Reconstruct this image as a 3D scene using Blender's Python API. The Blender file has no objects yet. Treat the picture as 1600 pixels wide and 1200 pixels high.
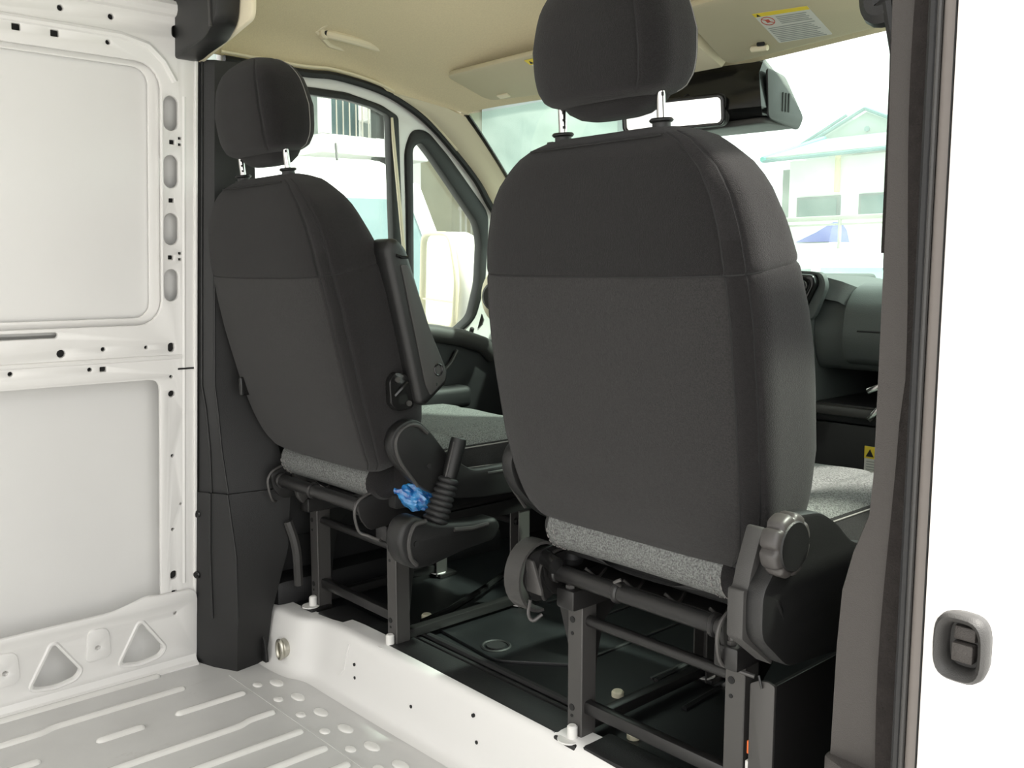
import bpy, bmesh, math, random
from mathutils import Vector, Matrix
random.seed(7)
R = math.radians
scn = bpy.context.scene
col = scn.collection

# ------------------------------------------------------------------ camera, sky, sun, exposure
cam_d = bpy.data.cameras.new('camera')
cam = bpy.data.objects.new('camera', cam_d); col.objects.link(cam)
cam.location = (1.41, 0.0, 1.0)
cam.rotation_euler = (R(90 - 6.9), 0, R(48.0))
cam_d.sensor_width = 36.0
cam_d.lens = 36.0 * 1470.0 / 1600.0
cam_d.clip_start = 0.02
cam_d.clip_end = 400
scn.camera = cam

world = bpy.data.worlds.new('sky'); scn.world = world
world.use_nodes = True
wn = world.node_tree.nodes; wl = world.node_tree.links
wn.clear()
w_out = wn.new('ShaderNodeOutputWorld'); w_bg = wn.new('ShaderNodeBackground')
w_bg.inputs['Color'].default_value = (1.0, 0.992, 0.975, 1)
w_bg.inputs['Strength'].default_value = 1.0
wl.new(w_bg.outputs[0], w_out.inputs[0])

sun_d = bpy.data.lights.new('sun', 'SUN'); sun_d.energy = 3.2; sun_d.angle = R(3.0)
sun_d.color = (1.0, 0.96, 0.88)
sun = bpy.data.objects.new('sun', sun_d); col.objects.link(sun)
sun_dir = Vector((-0.50, -0.42, -0.95))
sun.rotation_euler = sun_dir.to_track_quat('-Z', 'Y').to_euler()

vs = scn.view_settings
vs.view_transform = 'Standard'; vs.look = 'None'; vs.gamma = 1.0
vs.use_curve_mapping = False
vs.exposure = 1.5

# ------------------------------------------------------------------ materials
def mat(name, c, rough=0.5, metal=0.0, spec=0.5, var=0.0, vscale=20.0, bump=0.0, bscale=200.0,
        coat=0.0, c2=None, detail=4.0, sheen=0.0):
    m = bpy.data.materials.new(name); m.use_nodes = True
    nt = m.node_tree; b = nt.nodes['Principled BSDF']
    b.inputs['Base Color'].default_value = (*c, 1)
    b.inputs['Roughness'].default_value = rough
    b.inputs['Metallic'].default_value = metal
    b.inputs['Specular IOR Level'].default_value = spec
    b.inputs['Coat Weight'].default_value = coat
    if sheen: b.inputs['Sheen Weight'].default_value = sheen
    tc = None
    if var > 0 or c2 or bump > 0:
        tc = nt.nodes.new('ShaderNodeTexCoord')
    if var > 0 or c2:
        n = nt.nodes.new('ShaderNodeTexNoise'); n.inputs['Scale'].default_value = vscale
        n.inputs['Detail'].default_value = detail
        nt.links.new(tc.outputs['Object'], n.inputs['Vector'])
        r = nt.nodes.new('ShaderNodeValToRGB')
        r.color_ramp.elements[0].position = 0.32; r.color_ramp.elements[1].position = 0.68
        a = c2 if c2 else tuple(max(0, x * (1 - var)) for x in c)
        z = c if c2 else tuple(min(1, x * (1 + var)) for x in c)
        r.color_ramp.elements[0].color = (*a, 1); r.color_ramp.elements[1].color = (*z, 1)
        nt.links.new(n.outputs['Fac'], r.inputs['Fac'])
        nt.links.new(r.outputs['Color'], b.inputs['Base Color'])
    if bump > 0:
        n2 = nt.nodes.new('ShaderNodeTexNoise'); n2.inputs['Scale'].default_value = bscale
        n2.inputs['Detail'].default_value = 2.0
        nt.links.new(tc.outputs['Object'], n2.inputs['Vector'])
        bp = nt.nodes.new('ShaderNodeBump'); bp.inputs['Strength'].default_value = bump
        bp.inputs['Distance'].default_value = 0.002
        nt.links.new(n2.outputs['Fac'], bp.inputs['Height'])
        nt.links.new(bp.outputs['Normal'], b.inputs['Normal'])
    return m

def glass_mat(name, tint, glare=0.06, gloss=0.05):
    m = bpy.data.materials.new(name); m.use_nodes = True
    nt = m.node_tree; nt.nodes.clear()
    out = nt.nodes.new('ShaderNodeOutputMaterial')
    tr = nt.nodes.new('ShaderNodeBsdfTransparent'); tr.inputs['Color'].default_value = (*tint, 1)
    gl = nt.nodes.new('ShaderNodeBsdfGlossy'); gl.inputs['Roughness'].default_value = 0.02
    tl = nt.nodes.new('ShaderNodeBsdfTranslucent'); tl.inputs['Color'].default_value = (0.9, 0.95, 0.88, 1)  # pale translucent veil mixed into the glass imitates window glare
    m1 = nt.nodes.new('ShaderNodeMixShader'); m2 = nt.nodes.new('ShaderNodeMixShader')
    tc = nt.nodes.new('ShaderNodeTexCoord'); no = nt.nodes.new('ShaderNodeTexNoise')
    no.inputs['Scale'].default_value = 7.0; no.inputs['Detail'].default_value = 5.0
    nt.links.new(tc.outputs['Object'], no.inputs['Vector'])
    mu = nt.nodes.new('ShaderNodeMath'); mu.operation = 'MULTIPLY'; mu.inputs[1].default_value = glare * 2
    nt.links.new(no.outputs['Fac'], mu.inputs[0])
    m1.inputs['Fac'].default_value = gloss
    nt.links.new(tr.outputs[0], m1.inputs[1]); nt.links.new(gl.outputs[0], m1.inputs[2])
    nt.links.new(mu.outputs[0], m2.inputs['Fac'])
    nt.links.new(m1.outputs[0], m2.inputs[1]); nt.links.new(tl.outputs[0], m2.inputs[2])
    nt.links.new(m2.outputs[0], out.inputs[0])
    return m

M = {}
M['paint'] = mat('white_paint', (0.80, 0.79, 0.77), 0.35, spec=0.5, coat=0.2)
M['skin'] = mat('white_skin', (0.76, 0.755, 0.74), 0.5, var=0.02, vscale=3.0)
M['paint_floor'] = mat('floor_paint', (0.66, 0.655, 0.64), 0.33, c2=(0.59, 0.585, 0.57), vscale=6.0, detail=8)
_m = M['paint_floor']; _nt = _m.node_tree; _b = _nt.nodes['Principled BSDF']
_src = _b.inputs['Base Color'].links[0].from_socket
_tc = _nt.nodes.new('ShaderNodeTexCoord'); _mp = _nt.nodes.new('ShaderNodeMapping'); _mp.inputs['Scale'].default_value = (1.0, 0.55, 1.0)
_n = _nt.nodes.new('ShaderNodeTexNoise'); _n.inputs['Scale'].default_value = 9.0; _n.inputs['Detail'].default_value = 10.0; _n.inputs['Roughness'].default_value = 0.75
_r = _nt.nodes.new('ShaderNodeValToRGB'); _r.color_ramp.elements[0].position = 0.60; _r.color_ramp.elements[1].position = 0.75
_r.color_ramp.elements[0].color = (0, 0, 0, 1); _r.color_ramp.elements[1].color = (0.55, 0.55, 0.55, 1)
_mx = _nt.nodes.new('ShaderNodeMix'); _mx.data_type = 'RGBA'; _mx.inputs['B'].default_value = (0.30, 0.27, 0.23, 1)
_nt.links.new(_tc.outputs['Object'], _mp.inputs['Vector']); _nt.links.new(_mp.outputs['Vector'], _n.inputs['Vector']); _nt.links.new(_n.outputs['Fac'], _r.inputs['Fac'])
_nt.links.new(_r.outputs['Color'], _mx.inputs['Factor']); _nt.links.new(_src, _mx.inputs['A']); _nt.links.new(_mx.outputs['Result'], _b.inputs['Base Color'])
M['rib'] = mat('rib_paint', (0.78, 0.77, 0.74), 0.25, coat=0.3)
M['rubber'] = mat('black_rubber', (0.0126, 0.0126, 0.0133), 0.55, bump=0.25, bscale=350)
M['mat'] = mat('rubber_mat', (0.0096, 0.0106, 0.0115), 0.42, var=0.25, vscale=9, bump=0.2, bscale=500)
M['trim'] = mat('charcoal_trim', (0.030, 0.029, 0.028), 0.55, bump=0.5, bscale=700)
M['trim_warm'] = mat('taupe_trim', (0.0527, 0.0471, 0.0434), 0.62, bump=0.5, bscale=700)
M['felt'] = mat('felt_strip', (0.0252, 0.0222, 0.0210), 0.95, var=0.12, vscale=60, bump=1.0, bscale=400, spec=0.1)
M['fab_up'] = mat('charcoal_fabric', (0.0117, 0.0108, 0.0109), 0.92, var=0.25, vscale=420, bump=0.8, bscale=900, spec=0.15, sheen=0.12)
M['fab_lo'] = mat('slate_fabric', (0.0248, 0.0236, 0.0233), 0.9, var=0.3, vscale=420, bump=0.8, bscale=900, spec=0.15, sheen=0.12)
M['fab_side'] = mat('side_fabric', (0.0154, 0.0143, 0.0146), 0.92, var=0.25, vscale=420, bump=0.8, bscale=900, spec=0.15, sheen=0.12)
M['fab_mesh'] = mat('speckled_grey_fabric', (0.2040, 0.2125, 0.2040), 0.95, c2=(0.085, 0.085, 0.085), vscale=330, bump=1.0, bscale=330, spec=0.1, detail=2)
M['seam'] = mat('seam_thread', (0.012, 0.012, 0.012), 0.9)
M['stitch'] = mat('grey_thread', (0.22, 0.21, 0.2), 0.9)
M['plastic'] = mat('black_plastic', (0.0093, 0.0093, 0.0093), 0.42, bump=0.3, bscale=900)
M['plastic_grey'] = mat('dark_grey_plastic', (0.0413, 0.0398, 0.0382), 0.5, bump=0.3, bscale=900)
M['knob'] = mat('satin_grey_plastic', (0.050, 0.046, 0.044), 0.42)
M['zinc'] = mat('zinc_plate', (0.55, 0.53, 0.46), 0.35, metal=0.9)
M['jamb'] = mat('taupe_jamb', (0.155, 0.138, 0.127), 0.5)
M['gloss'] = mat('gloss_black', (0.010, 0.010, 0.010), 0.18)
M['steel_black'] = mat('black_painted_steel', (0.0140, 0.0134, 0.0134), 0.33, spec=0.5)
M['steel_grey'] = mat('satin_grey_steel', (0.0720, 0.0688, 0.0664), 0.38, metal=0.25)
M['chrome'] = mat('chrome', (0.62, 0.61, 0.60), 0.16, metal=1.0)
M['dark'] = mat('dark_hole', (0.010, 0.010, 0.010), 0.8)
M['liner'] = mat('cream_headliner', (0.68, 0.60, 0.41), 0.9, var=0.04, vscale=300, bump=0.25, bscale=600, spec=0.15)
M['liner_trim'] = mat('cream_plastic', (0.78, 0.71, 0.53), 0.6, spec=0.3)
M['visor'] = mat('visor_vinyl', (0.53, 0.48, 0.34), 0.8, bump=0.25, bscale=500, spec=0.2)
M['paper'] = mat('label_paper', (0.62, 0.62, 0.58), 0.7)
M['yellow'] = mat('label_yellow', (0.80, 0.62, 0.05), 0.6)
M['print'] = mat('label_print', (0.30, 0.32, 0.30), 0.7)
M['red'] = mat('label_red', (0.45, 0.08, 0.05), 0.7)
M['glass'] = glass_mat('side_glass', (0.93, 0.98, 0.94), 0.03, 0.03)
M['wglass'] = glass_mat('windscreen_glass', (0.86, 0.97, 0.92), 0.05, 0.03)
M['mirror'] = mat('mirror_glass', (0.92, 0.94, 0.92), 0.02, metal=1.0)
M['dash'] = mat('grey_dash', (0.0600, 0.0680, 0.0664), 0.55, bump=0.4, bscale=700)
M['dash_dark'] = mat('dark_dash', (0.0112, 0.0112, 0.0119), 0.5, bump=0.3, bscale=700)
M['blue'] = mat('blue_film', (0.05, 0.34, 0.72), 0.15, c2=(0.01, 0.06, 0.30), vscale=60, bump=1.0, bscale=60, coat=0.8)
M['orange'] = mat('orange_clip', (0.8, 0.16, 0.03), 0.5)
M['cream'] = mat('cream_plug', (0.70, 0.66, 0.50), 0.6)
M['white_plastic'] = mat('white_plastic', (0.78, 0.77, 0.74), 0.4)
M['asphalt'] = mat('asphalt', (0.42, 0.42, 0.41), 0.9, var=0.12, vscale=4)
M['stucco_grey'] = mat('grey_stucco', (0.20, 0.235, 0.22), 0.9, var=0.08, vscale=2)
M['stucco_tan'] = mat('tan_stucco', (0.26, 0.24, 0.16), 0.9, var=0.08, vscale=2)
M['stucco_teal'] = mat('pale_teal_wall', (0.30, 0.365, 0.35), 0.85, var=0.06, vscale=1.5)
M['stucco_white'] = mat('white_siding', (0.78, 0.78, 0.76), 0.8)
M['post_grey'] = mat('grey_post', (0.12, 0.15, 0.16), 0.7)
M['teal_roof'] = mat('teal_roof', (0.10, 0.40, 0.40), 0.6)
M['teal_edge'] = mat('teal_edge', (0.10, 0.22, 0.24), 0.6)
M['rail_metal'] = mat('galvanised_rail', (0.36, 0.34, 0.30), 0.5, metal=0.3)
M['car_white'] = mat('car_white', (0.82, 0.82, 0.82), 0.3, coat=0.6)
M['car_glass'] = mat('car_glass', (0.10, 0.17, 0.18), 0.06, spec=0.8)
M['tarp'] = mat('blue_tarp', (0.06, 0.07, 0.36), 0.6)
M['tan_post'] = mat('tan_post', (0.60, 0.50, 0.28), 0.7)

# ------------------------------------------------------------------ helpers
def smooth(me, ang=35):
    me.shade_smooth()
    try: me.set_sharp_from_angle(angle=R(ang))
    except Exception: pass

def link(name, me, m, parent=None, sm=35):
    o = bpy.data.objects.new(name, me); col.objects.link(o)
    if m is not None and len(me.materials) == 0:
        me.materials.append(M[m] if isinstance(m, str) else m)
    if sm: smooth(me, sm)
    if parent: o.parent = parent
    return o

def tag(o, label, cat, group=None):
    o['label'] = label; o['category'] = cat
    if group: o['group'] = group
    return o

def struct(name, me, m, sm=35):
    o = link(name, me, m, None, sm); o['kind'] = 'structure'
    return o

def thing(name, label, cat, loc=(0, 0, 0), group=None):
    o = bpy.data.objects.new(name, None); col.objects.link(o)
    o.location = loc; o.empty_display_size = 0.05
    return tag(o, label, cat, group)

def shift(me, v):
    me.transform(Matrix.Translation(-Vector(v))); return me

def one(name, me, m, loc, label, cat, group=None, sm=35):
    shift(me, loc); o = link(name, me, m, None, sm); o.location = loc
    return tag(o, label, cat, group)

def pydata(vs_, fs, name='m'):
    me = bpy.data.meshes.new(name); me.from_pydata([tuple(v) for v in vs_], [], fs); me.update(); return me

def frombm(bm, name='m', normals=True):
    if normals: bmesh.ops.recalc_face_normals(bm, faces=bm.faces)
    me = bpy.data.meshes.new(name); bm.to_mesh(me); bm.free(); return me

def bm_box(bm, lo, hi, bev=0.0, seg=2, mtx=None):
    g = bmesh.ops.create_cube(bm, size=1.0)
    vs_ = g['verts']
    lo = Vector(lo); hi = Vector(hi); c = (lo + hi) / 2; s = hi - lo
    for v in vs_:
        v.co = Vector((c.x + v.co.x * s.x, c.y + v.co.y * s.y, c.z + v.co.z * s.z))
    if bev > 0:
        es = list({e for v in vs_ for e in v.link_edges})
        r = bmesh.ops.bevel(bm, geom=es, offset=bev, segments=seg, affect='EDGES', profile=0.5)
        vs_ = list({v for f in r['faces'] for v in f.verts} | {v for v in vs_ if v.is_valid})
    if mtx is not None: bmesh.ops.transform(bm, matrix=mtx, verts=vs_)
    return vs_

def box(lo, hi, bev=0.0, seg=2, mtx=None):
    bm = bmesh.new(); bm_box(bm, lo, hi, bev, seg, mtx); return frombm(bm)

def boxes(lst, bev=0.0, seg=1):
    bm = bmesh.new()
    for lo, hi in lst: bm_box(bm, lo, hi, bev, seg)
    return frombm(bm)

def loft(rings, closed=True, cap=True, flip=False):
    """rings: list of equally long point lists"""
    n = len(rings[0]); vs_ = [p for r in rings for p in r]; fs = []
    for j in range(len(rings) - 1):
        for i in range(n if closed else n - 1):
            a = j * n + i; b = j * n + (i + 1) % n
            fs.append((a, b, b + n, a + n))
    if cap and closed:
        fs.append(tuple(range(n - 1, -1, -1)))
        fs.append(tuple(range((len(rings) - 1) * n, len(rings) * n)))
    me = pydata(vs_, fs)
    bm = bmesh.new(); bm.from_mesh(me); bpy.data.meshes.remove(me)
    return frombm(bm)

def sheet(rings, thick=0.0):
    n = len(rings[0]); vs_ = [Vector(p) for r in rings for p in r]; fs = []
    for j in range(len(rings) - 1):
        for i in range(n - 1):
            a = j * n + i
            fs.append((a, a + 1, a + 1 + n, a + n))
    me = pydata(vs_, fs)
    if thick:
        bm = bmesh.new(); bm.from_mesh(me); bpy.data.meshes.remove(me)
        bmesh.ops.recalc_face_normals(bm, faces=bm.faces)
        bmesh.ops.solidify(bm, geom=list(bm.faces), thickness=thick)
        return frombm(bm)
    return me

def smooth_path(pts, n=6):
    pts = [Vector(p) for p in pts]
    if len(pts) < 3: return pts
    out = []
    P = [pts[0] * 2 - pts[1]] + pts + [pts[-1] * 2 - pts[-2]]
    for i in range(1, len(P) - 2):
        p0, p1, p2, p3 = P[i - 1], P[i], P[i + 1], P[i + 2]
        for k in range(n):
            t = k / n
            out.append(0.5 * ((2 * p1) + (-p0 + p2) * t + (2 * p0 - 5 * p1 + 4 * p2 - p3) * t * t + (-p0 + 3 * p1 - 3 * p2 + p3) * t ** 3))
    out.append(pts[-1]); return out

def tube(path, r, seg=10, closed=False, rs=None, up=None):
    path = [Vector(p) for p in path]; n = len(path); rings = []
    nrm = None
    for i, p in enumerate(path):
        if closed: t = path[(i + 1) % n] - path[i - 1]
        else: t = path[min(i + 1, n - 1)] - path[max(i - 1, 0)]
        t.normalize()
        if nrm is None:
            a = Vector(up) if up else (Vector((0, 0, 1)) if abs(t.z) < 0.9 else Vector((1, 0, 0)))
            nrm = (a - t * a.dot(t)).normalized()
        else:
            nrm = (nrm - t * nrm.dot(t)).normalized()
        bn = t.cross(nrm); rr = rs[i] if rs else r
        rings.append([p + (nrm * math.cos(2 * math.pi * k / seg) + bn * math.sin(2 * math.pi * k / seg)) * rr for k in range(seg)])
    if closed: rings.append(rings[0])
    return loft(rings, True, not closed)

def ribbon(path, w, h, up=(0, 0, 1), closed=False):
    """rectangular section swept along path: w across, h along up"""
    path = [Vector(p) for p in path]; n = len(path); rings = []; up = Vector(up)
    for i, p in enumerate(path):
        if closed: t = path[(i + 1) % n] - path[i - 1]
        else: t = path[min(i + 1, n - 1)] - path[max(i - 1, 0)]
        t.normalize(); s = t.cross(up).normalized(); u = s.cross(t).normalized()
        rings.append([p + s * a * w / 2 + u * b * h / 2 for a, b in ((-1, -1), (1, -1), (1, 1), (-1, 1))])
    if closed: rings.append(rings[0])
    return loft(rings, True, not closed)

def cyl(p0, p1, r, seg=20, r2=None, bev=0.0):
    p0 = Vector(p0); p1 = Vector(p1); d = (p1 - p0); L = d.length; d.normalize()
    r2 = r if r2 is None else r2
    if bev: pts = [(0, r - bev), (bev, r), (L - bev, r2), (L, r2 - bev)]
    else: pts = [(0, r), (L, r2)]
    a = Vector((0, 0, 1)) if abs(d.z) < 0.9 else Vector((1, 0, 0))
    n = (a - d * a.dot(d)).normalized(); b = d.cross(n)
    rings = [[p0 + d * h + (n * math.cos(2 * math.pi * k / seg) + b * math.sin(2 * math.pi * k / seg)) * q for k in range(seg)] for h, q in pts]
    return loft(rings)

def join(*mes):
    bm = bmesh.new()
    for me in mes:
        bm.from_mesh(me); bpy.data.meshes.remove(me)
    return frombm(bm)

def rrect(x0, y0, x1, y1, r, n=5):
    out = []
    for cx, cy, a0 in ((x1 - r, y1 - r, 0), (x0 + r, y1 - r, 90), (x0 + r, y0 + r, 180), (x1 - r, y0 + r, 270)):
        for k in range(n + 1):
            a = R(a0 + 90 * k / n); out.append((cx + r * math.cos(a), cy + r * math.sin(a)))
    return out

def circ(cx, cy, r, n=12, ry=None):
    ry = ry or r
    return [(cx + r * math.cos(2 * math.pi * k / n), cy + ry * math.sin(2 * math.pi * k / n)) for k in range(n)]

def rpoly(pts, r, n=4):
    """round the corners of a polygon"""
    out = []; m = len(pts)
    for i in range(m):
        p = Vector((*pts[i], 0)); a = Vector((*pts[i - 1], 0)); b = Vector((*pts[(i + 1) % m], 0))
        da = (a - p); db = (b - p); q = min(r, da.length * 0.45, db.length * 0.45)
        s = p + da.normalized() * q; e = p + db.normalized() * q
        for k in range(n + 1):
            t = k / n; v = s * (1 - t) ** 2 + p * 2 * t * (1 - t) + e * t * t
            out.append((v.x, v.y))
    return out

def plate(outer, holes, thick, mtx, bev=0.0):
    """flat plate with real holes: 2D filled curve, extruded and bevelled, then turned into a mesh"""
    cu = bpy.data.curves.new('c', 'CURVE'); cu.dimensions = '2D'; cu.fill_mode = 'BOTH'
    cu.extrude = max(thick / 2 - bev, 0.0); cu.bevel_depth = bev; cu.bevel_resolution = 1; cu.offset = -bev if bev else 0
    for loop in [outer] + list(holes):
        s = cu.splines.new('POLY'); s.points.add(len(loop) - 1); s.use_cyclic_u = True
        for k, (x, y) in enumerate(loop): s.points[k].co = (x, y, 0, 1)
    o = bpy.data.objects.new('tmp', cu); col.objects.link(o)
    dg = bpy.context.evaluated_depsgraph_get()
    me = bpy.data.meshes.new_from_object(o.evaluated_get(dg))
    bpy.data.objects.remove(o); bpy.data.curves.remove(cu)
    bm = bmesh.new(); bm.from_mesh(me); bpy.data.meshes.remove(me)
    bmesh.ops.remove_doubles(bm, verts=bm.verts, dist=1e-5)
    bmesh.ops.transform(bm, matrix=mtx, verts=bm.verts)
    return frombm(bm)

def frame3(o, u, v):
    u = Vector(u).normalized(); v = Vector(v).normalized(); w = u.cross(v)
    m = Matrix((u, v, w)).transposed().to_4x4(); m.translation = Vector(o); return m

def prism_x(poly, x0, x1, bev=0.0):
    """polygon in (y, z) extruded along x"""
    m = frame3(((x0 + x1) / 2, 0, 0), (0, 1, 0), (0, 0, 1))
    return plate(poly, [], abs(x1 - x0), m, bev)

def prism_z(poly, z0, z1, bev=0.0):
    m = frame3((0, 0, (z0 + z1) / 2), (1, 0, 0), (0, 1, 0))
    return plate(poly, [], abs(z1 - z0), m, bev)

def prism_y(poly, y0, y1, bev=0.0):
    m = frame3((0, (y0 + y1) / 2, 0), (1, 0, 0), (0, 0, 1))
    return plate(poly, [], abs(y1 - y0), m, bev)

def lerp(tab, x):
    if x <= tab[0][0]: return tab[0][1]
    for (a, va), (b, vb) in zip(tab, tab[1:]):
        if x <= b:
            t = (x - a) / (b - a); return va + (vb - va) * t
    return tab[-1][1]

def supell(a, br, bf, n, N):
    """closed section in (x, y): half width a, rear depth br (y<0), front depth bf"""
    out = []
    for k in range(N):
        t = 2 * math.pi * k / N - math.pi
        c, s = math.cos(t), math.sin(t)
        x = a * math.copysign(abs(c) ** (2 / n), c); b = br if s < 0 else bf
        out.append((x, b * math.copysign(abs(s) ** (2 / n), s)))
    return out

# ================================================================== THE VAN SHELL
WM = frame3((-0.878, 0, 0), (0, 1, 0), (0.0995, 0, 0.995))     # left wall plane: u = y, v up the wall, w inboard
def wmat(w): return WM @ Matrix.Translation((0, 0, w))

# --- left wall: recessed outer skin, flange round the upper panel, pressed frame with slots and holes, sill
skin = plate([(-2.2, -0.05), (0.96, -0.05), (0.96, 1.9), (-2.2, 1.9)], [], 0.004, wmat(-0.075))
wall = struct('wall_left', skin, 'skin')
up_open = rrect(-0.36, 0.893, 0.845, 1.452, 0.035)
link('upper_panel', plate(rrect(-0.5, 0.86, 0.868, 1.475, 0.03), [], 0.004, wmat(-0.022)), 'skin', wall)
link('panel_flange', plate(rrect(-0.44, 0.872, 0.872, 1.470, 0.03), [up_open], 0.008, wmat(-0.010), 0.002), 'paint', wall)
holes = [rrect(-0.42, 0.878, 0.868, 1.464, 0.055),
         rpoly([(-0.42, 0.022), (0.862, 0.022), (0.862, 0.748), (-0.42, 0.748)], 0.028)]
for z0, z1 in ((1.322, 1.398), (1.194, 1.268), (1.064, 1.137), (0.933, 1.008)):
    holes.append(rrect(0.8735, z0, 0.907, z1, 0.0165))
holes.append(rrect(0.30, 0.857, 0.637, 0.870, 0.0064))
small = []
for y, z, r in ((0.659, 1.546, .006), (0.761, 1.546, .006), (0.754, 1.493, .005), (0.643, 0.822, .009), (0.733, 0.827, .005),
                (0.703, 0.782, .005), (0.540, 0.784, .005), (0.889, 0.752, .004), (0.890, 0.710, .008), (0.920, 0.660, .003),
                (0.892, 0.556, .004), (0.892, 0.367, .004), (0.912, 0.43, .003), (0.83, 0.826, .004)):
    small.append(circ(y, z, r, 10))
for y, z, a in ((0.574, 1.495, .008), (0.647, 1.494, .008), (0.893, 1.297, .006), (0.891, 1.166, .006), (0.889, 1.035, .006),
                (0.732, 0.781, .007), (0.911, 1.307, .0035), (0.911, 1.293, .0035), (0.911, 1.045, .0035), (0.911, 1.031, .0035), (0.895, 0.201, .006)):
    small.append(rrect(y - a, z - a * .8, y + a, z + a * .8, a * .2, 2))
small.append(rrect(0.893, 1.525, 0.911, 1.551, 0.008)); small.append(rrect(0.882, 0.812, 0.897, 0.834, 0.007))
small.append(rrect(0.886, 0.236, 0.902, 0.258, 0.007)); 
link('pressed_frame', plate([(-2.2, 0.0), (0.952, 0.0), (0.952, 1.60), (-2.2, 1.60)], holes + small, 0.012, wmat(0.004), 0.0025), 'paint', wall)
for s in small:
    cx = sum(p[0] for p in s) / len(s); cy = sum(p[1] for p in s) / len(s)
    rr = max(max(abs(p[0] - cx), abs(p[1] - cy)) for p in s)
    link('hole_shade_disc', plate(circ(cx, cy, rr * 1.25, 10), [], 0.002, wmat(-0.0035)), 'dark', wall)  # dark disc behind each small hole, standing in for the shaded cavity
link('slot_shade_plate', plate([(.866, .885), (.945, .885), (.945, 1.45), (.866, 1.45)], [], .003, wmat(-.034)), 'skin', wall)  # added plate that closes the cavity so the slots look shaded
# raised swage lines pressed in the frame
link('upper_swage', tube([WM @ Vector(p) for p in ((-2, 1.512, .009), (0.78, 1.512, .009), (0.84, 1.50, .009), (0.875, 1.47, .009), (0.90, 1.43, .009))], 0.008, 8), 'paint', wall)
link('top_rail', tube([WM @ Vector(p) for p in ((-2, 1.585, .008), (0.945, 1.585, .008))], 0.018, 10), 'paint', wall)
link('waist_swage', tube([WM @ Vector(p) for p in ((-2, 0.800, .010), (0.80, 0.800, .010), (0.915, 0.800, .008))], 0.006, 8), 'paint', wall)
link('post_swage', tube([WM @ Vector(p) for p in ((0.921, 0.22, .006), (0.921, 0.75, .006), (0.921, 1.40, .006))], 0.006, 8), 'paint', wall)
link('weld_flange', box((-0.012, -0.004, 0), (0.004, 0.004, 1.6), 0.002, 1, frame3(WM @ Vector((0.948, 0, 0.012)), (0.995, 0, -.0995), (0, 1, 0)) @ Matrix.Identity(4)), 'paint', wall)
for v in (0.770, 0.177):
    link('panel_joint', box((0.905, v - 0.002, 0.008), (0.945, v + 0.002, 0.0125), 0, 1, WM), 'dark', wall)
# sill at the foot of the wall, three-cornered openings and pressed pockets
tri = [rpoly([(y - .050, .052), (y - .004, .142), (y + .006, .142), (y + .056, .068), (y + .044, .050), (y + .0, .042)], 0.016) for y in (0.606, 0.806, 0.406)]
pock = [circ(y, z, .004, 8) for y, z in ((0.703, .113), (0.503, .108), (0.892, .150))]
link('sill', plate(rpoly([(-2.2, 0.0), (0.950, 0.0), (0.950, 0.205), (0.868, 0.205), (0.82, 0.212), (0.785, 0.200), (0.74, 0.190), (-2.2, 0.176)], 0.03), tri + pock, 0.012, wmat(0.017), 0.004), 'paint', wall)
for y, z in ((0.703, .113), (0.503, .108)):
    link('pressed_pocket', plate(rpoly([(y - .028, z - .035), (y + .032, z - .030), (y + .026, z + .045), (y - .022, z + .05)], 0.018), [circ(y, z, .006, 8)], 0.008, wmat(0.024), 0.003), 'paint', wall)
for t in tri:
    cx = sum(p[0] for p in t) / len(t); cz = sum(p[1] for p in t) / len(t)
    ring = [WM @ Vector((cx + (p[0] - cx) * 1.12, cz + (p[1] - cz) * 1.12, 0.022)) for p in t]
    link('opening_lip', tube(ring, 0.005, 6, closed=True), 'paint', wall)
link('floor_fillet', prism_y([(-0.88, -0.01), (-0.835, -0.01), (-0.835, 0.004), (-0.846, 0.010), (-0.852, 0.024), (-0.88, 0.03)], -2.2, 0.945, 0.0), 'paint', wall)

# --- right side: rear part of the body behind the sliding door opening, and the floor, roof
wr = struct('wall_right', box((0.955, -2.2, -0.20), (1.0, -0.42, 1.85), 0.01), 'paint')
link('inner_rail', box((0.92, -2.2, 0.75), (0.956, -0.45, 0.86), 0.01), 'paint', wr)

floor = struct('floor', box((-0.90, -2.2, -0.06), (0.985, 1.13, 0.0)), 'paint_floor')
def rib_me(x, y0, y1, w=0.011, h=0.009, jog=None):
    pts = []
    n = 14
    e_ = [0, w * .12, w * .35, w * .7, w]
    ys = [y0 + q for q in e_] + [y0 + w + (y1 - y0 - 2 * w) * k / n for k in range(1, n)] + [y1 - q for q in reversed(e_)]
    if jog: ys = sorted(ys + [jog[0] + .006 * k for k in range(-4, 5)])
    rings = []
    for k, y in enumerate(ys):
        dx = 0
        if jog: dx = jog[1] / (1 + math.exp(-(y - jog[0]) / 0.006))
        e = min(y - y0, y1 - y); s = 1 if e >= w else math.sqrt(max(0.02, 1 - (1 - e / w) ** 2))
        rings.append([(x + dx + w * s * math.cos(R(a)), y, -0.001 + h * s * math.sin(R(a))) for a in (0, 30, 60, 90, 120, 150, 180)])
    return sheet(rings)
ribs = [(-0.832, -2, 0.845, None), (-0.712, -2, 0.863, (0.55, -0.012)), (-0.603, 0.788, 0.958, None), (-0.595, 0.612, 0.717, None), (-0.590, -2, 0.502, None),
        (-0.455, 0.25, 0.964, (0.885, -0.012)), (-0.345, -2, 0.966, None), (-0.245, 0.3, 0.967, None), (-0.148, -2, 0.968, (0.80, -0.010)), (-0.05, 0.3, 0.968, None),
        (0.05, -2, 0.968, None), (0.15, 0.3, 0.968, None), (0.25, -2, 0.968, None), (0.36, 0.3, 0.968, None), (0.47, -2, 0.968, None), (0.6, 0.3, 0.968, None), (0.72, -2, 0.9, None)]
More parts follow.
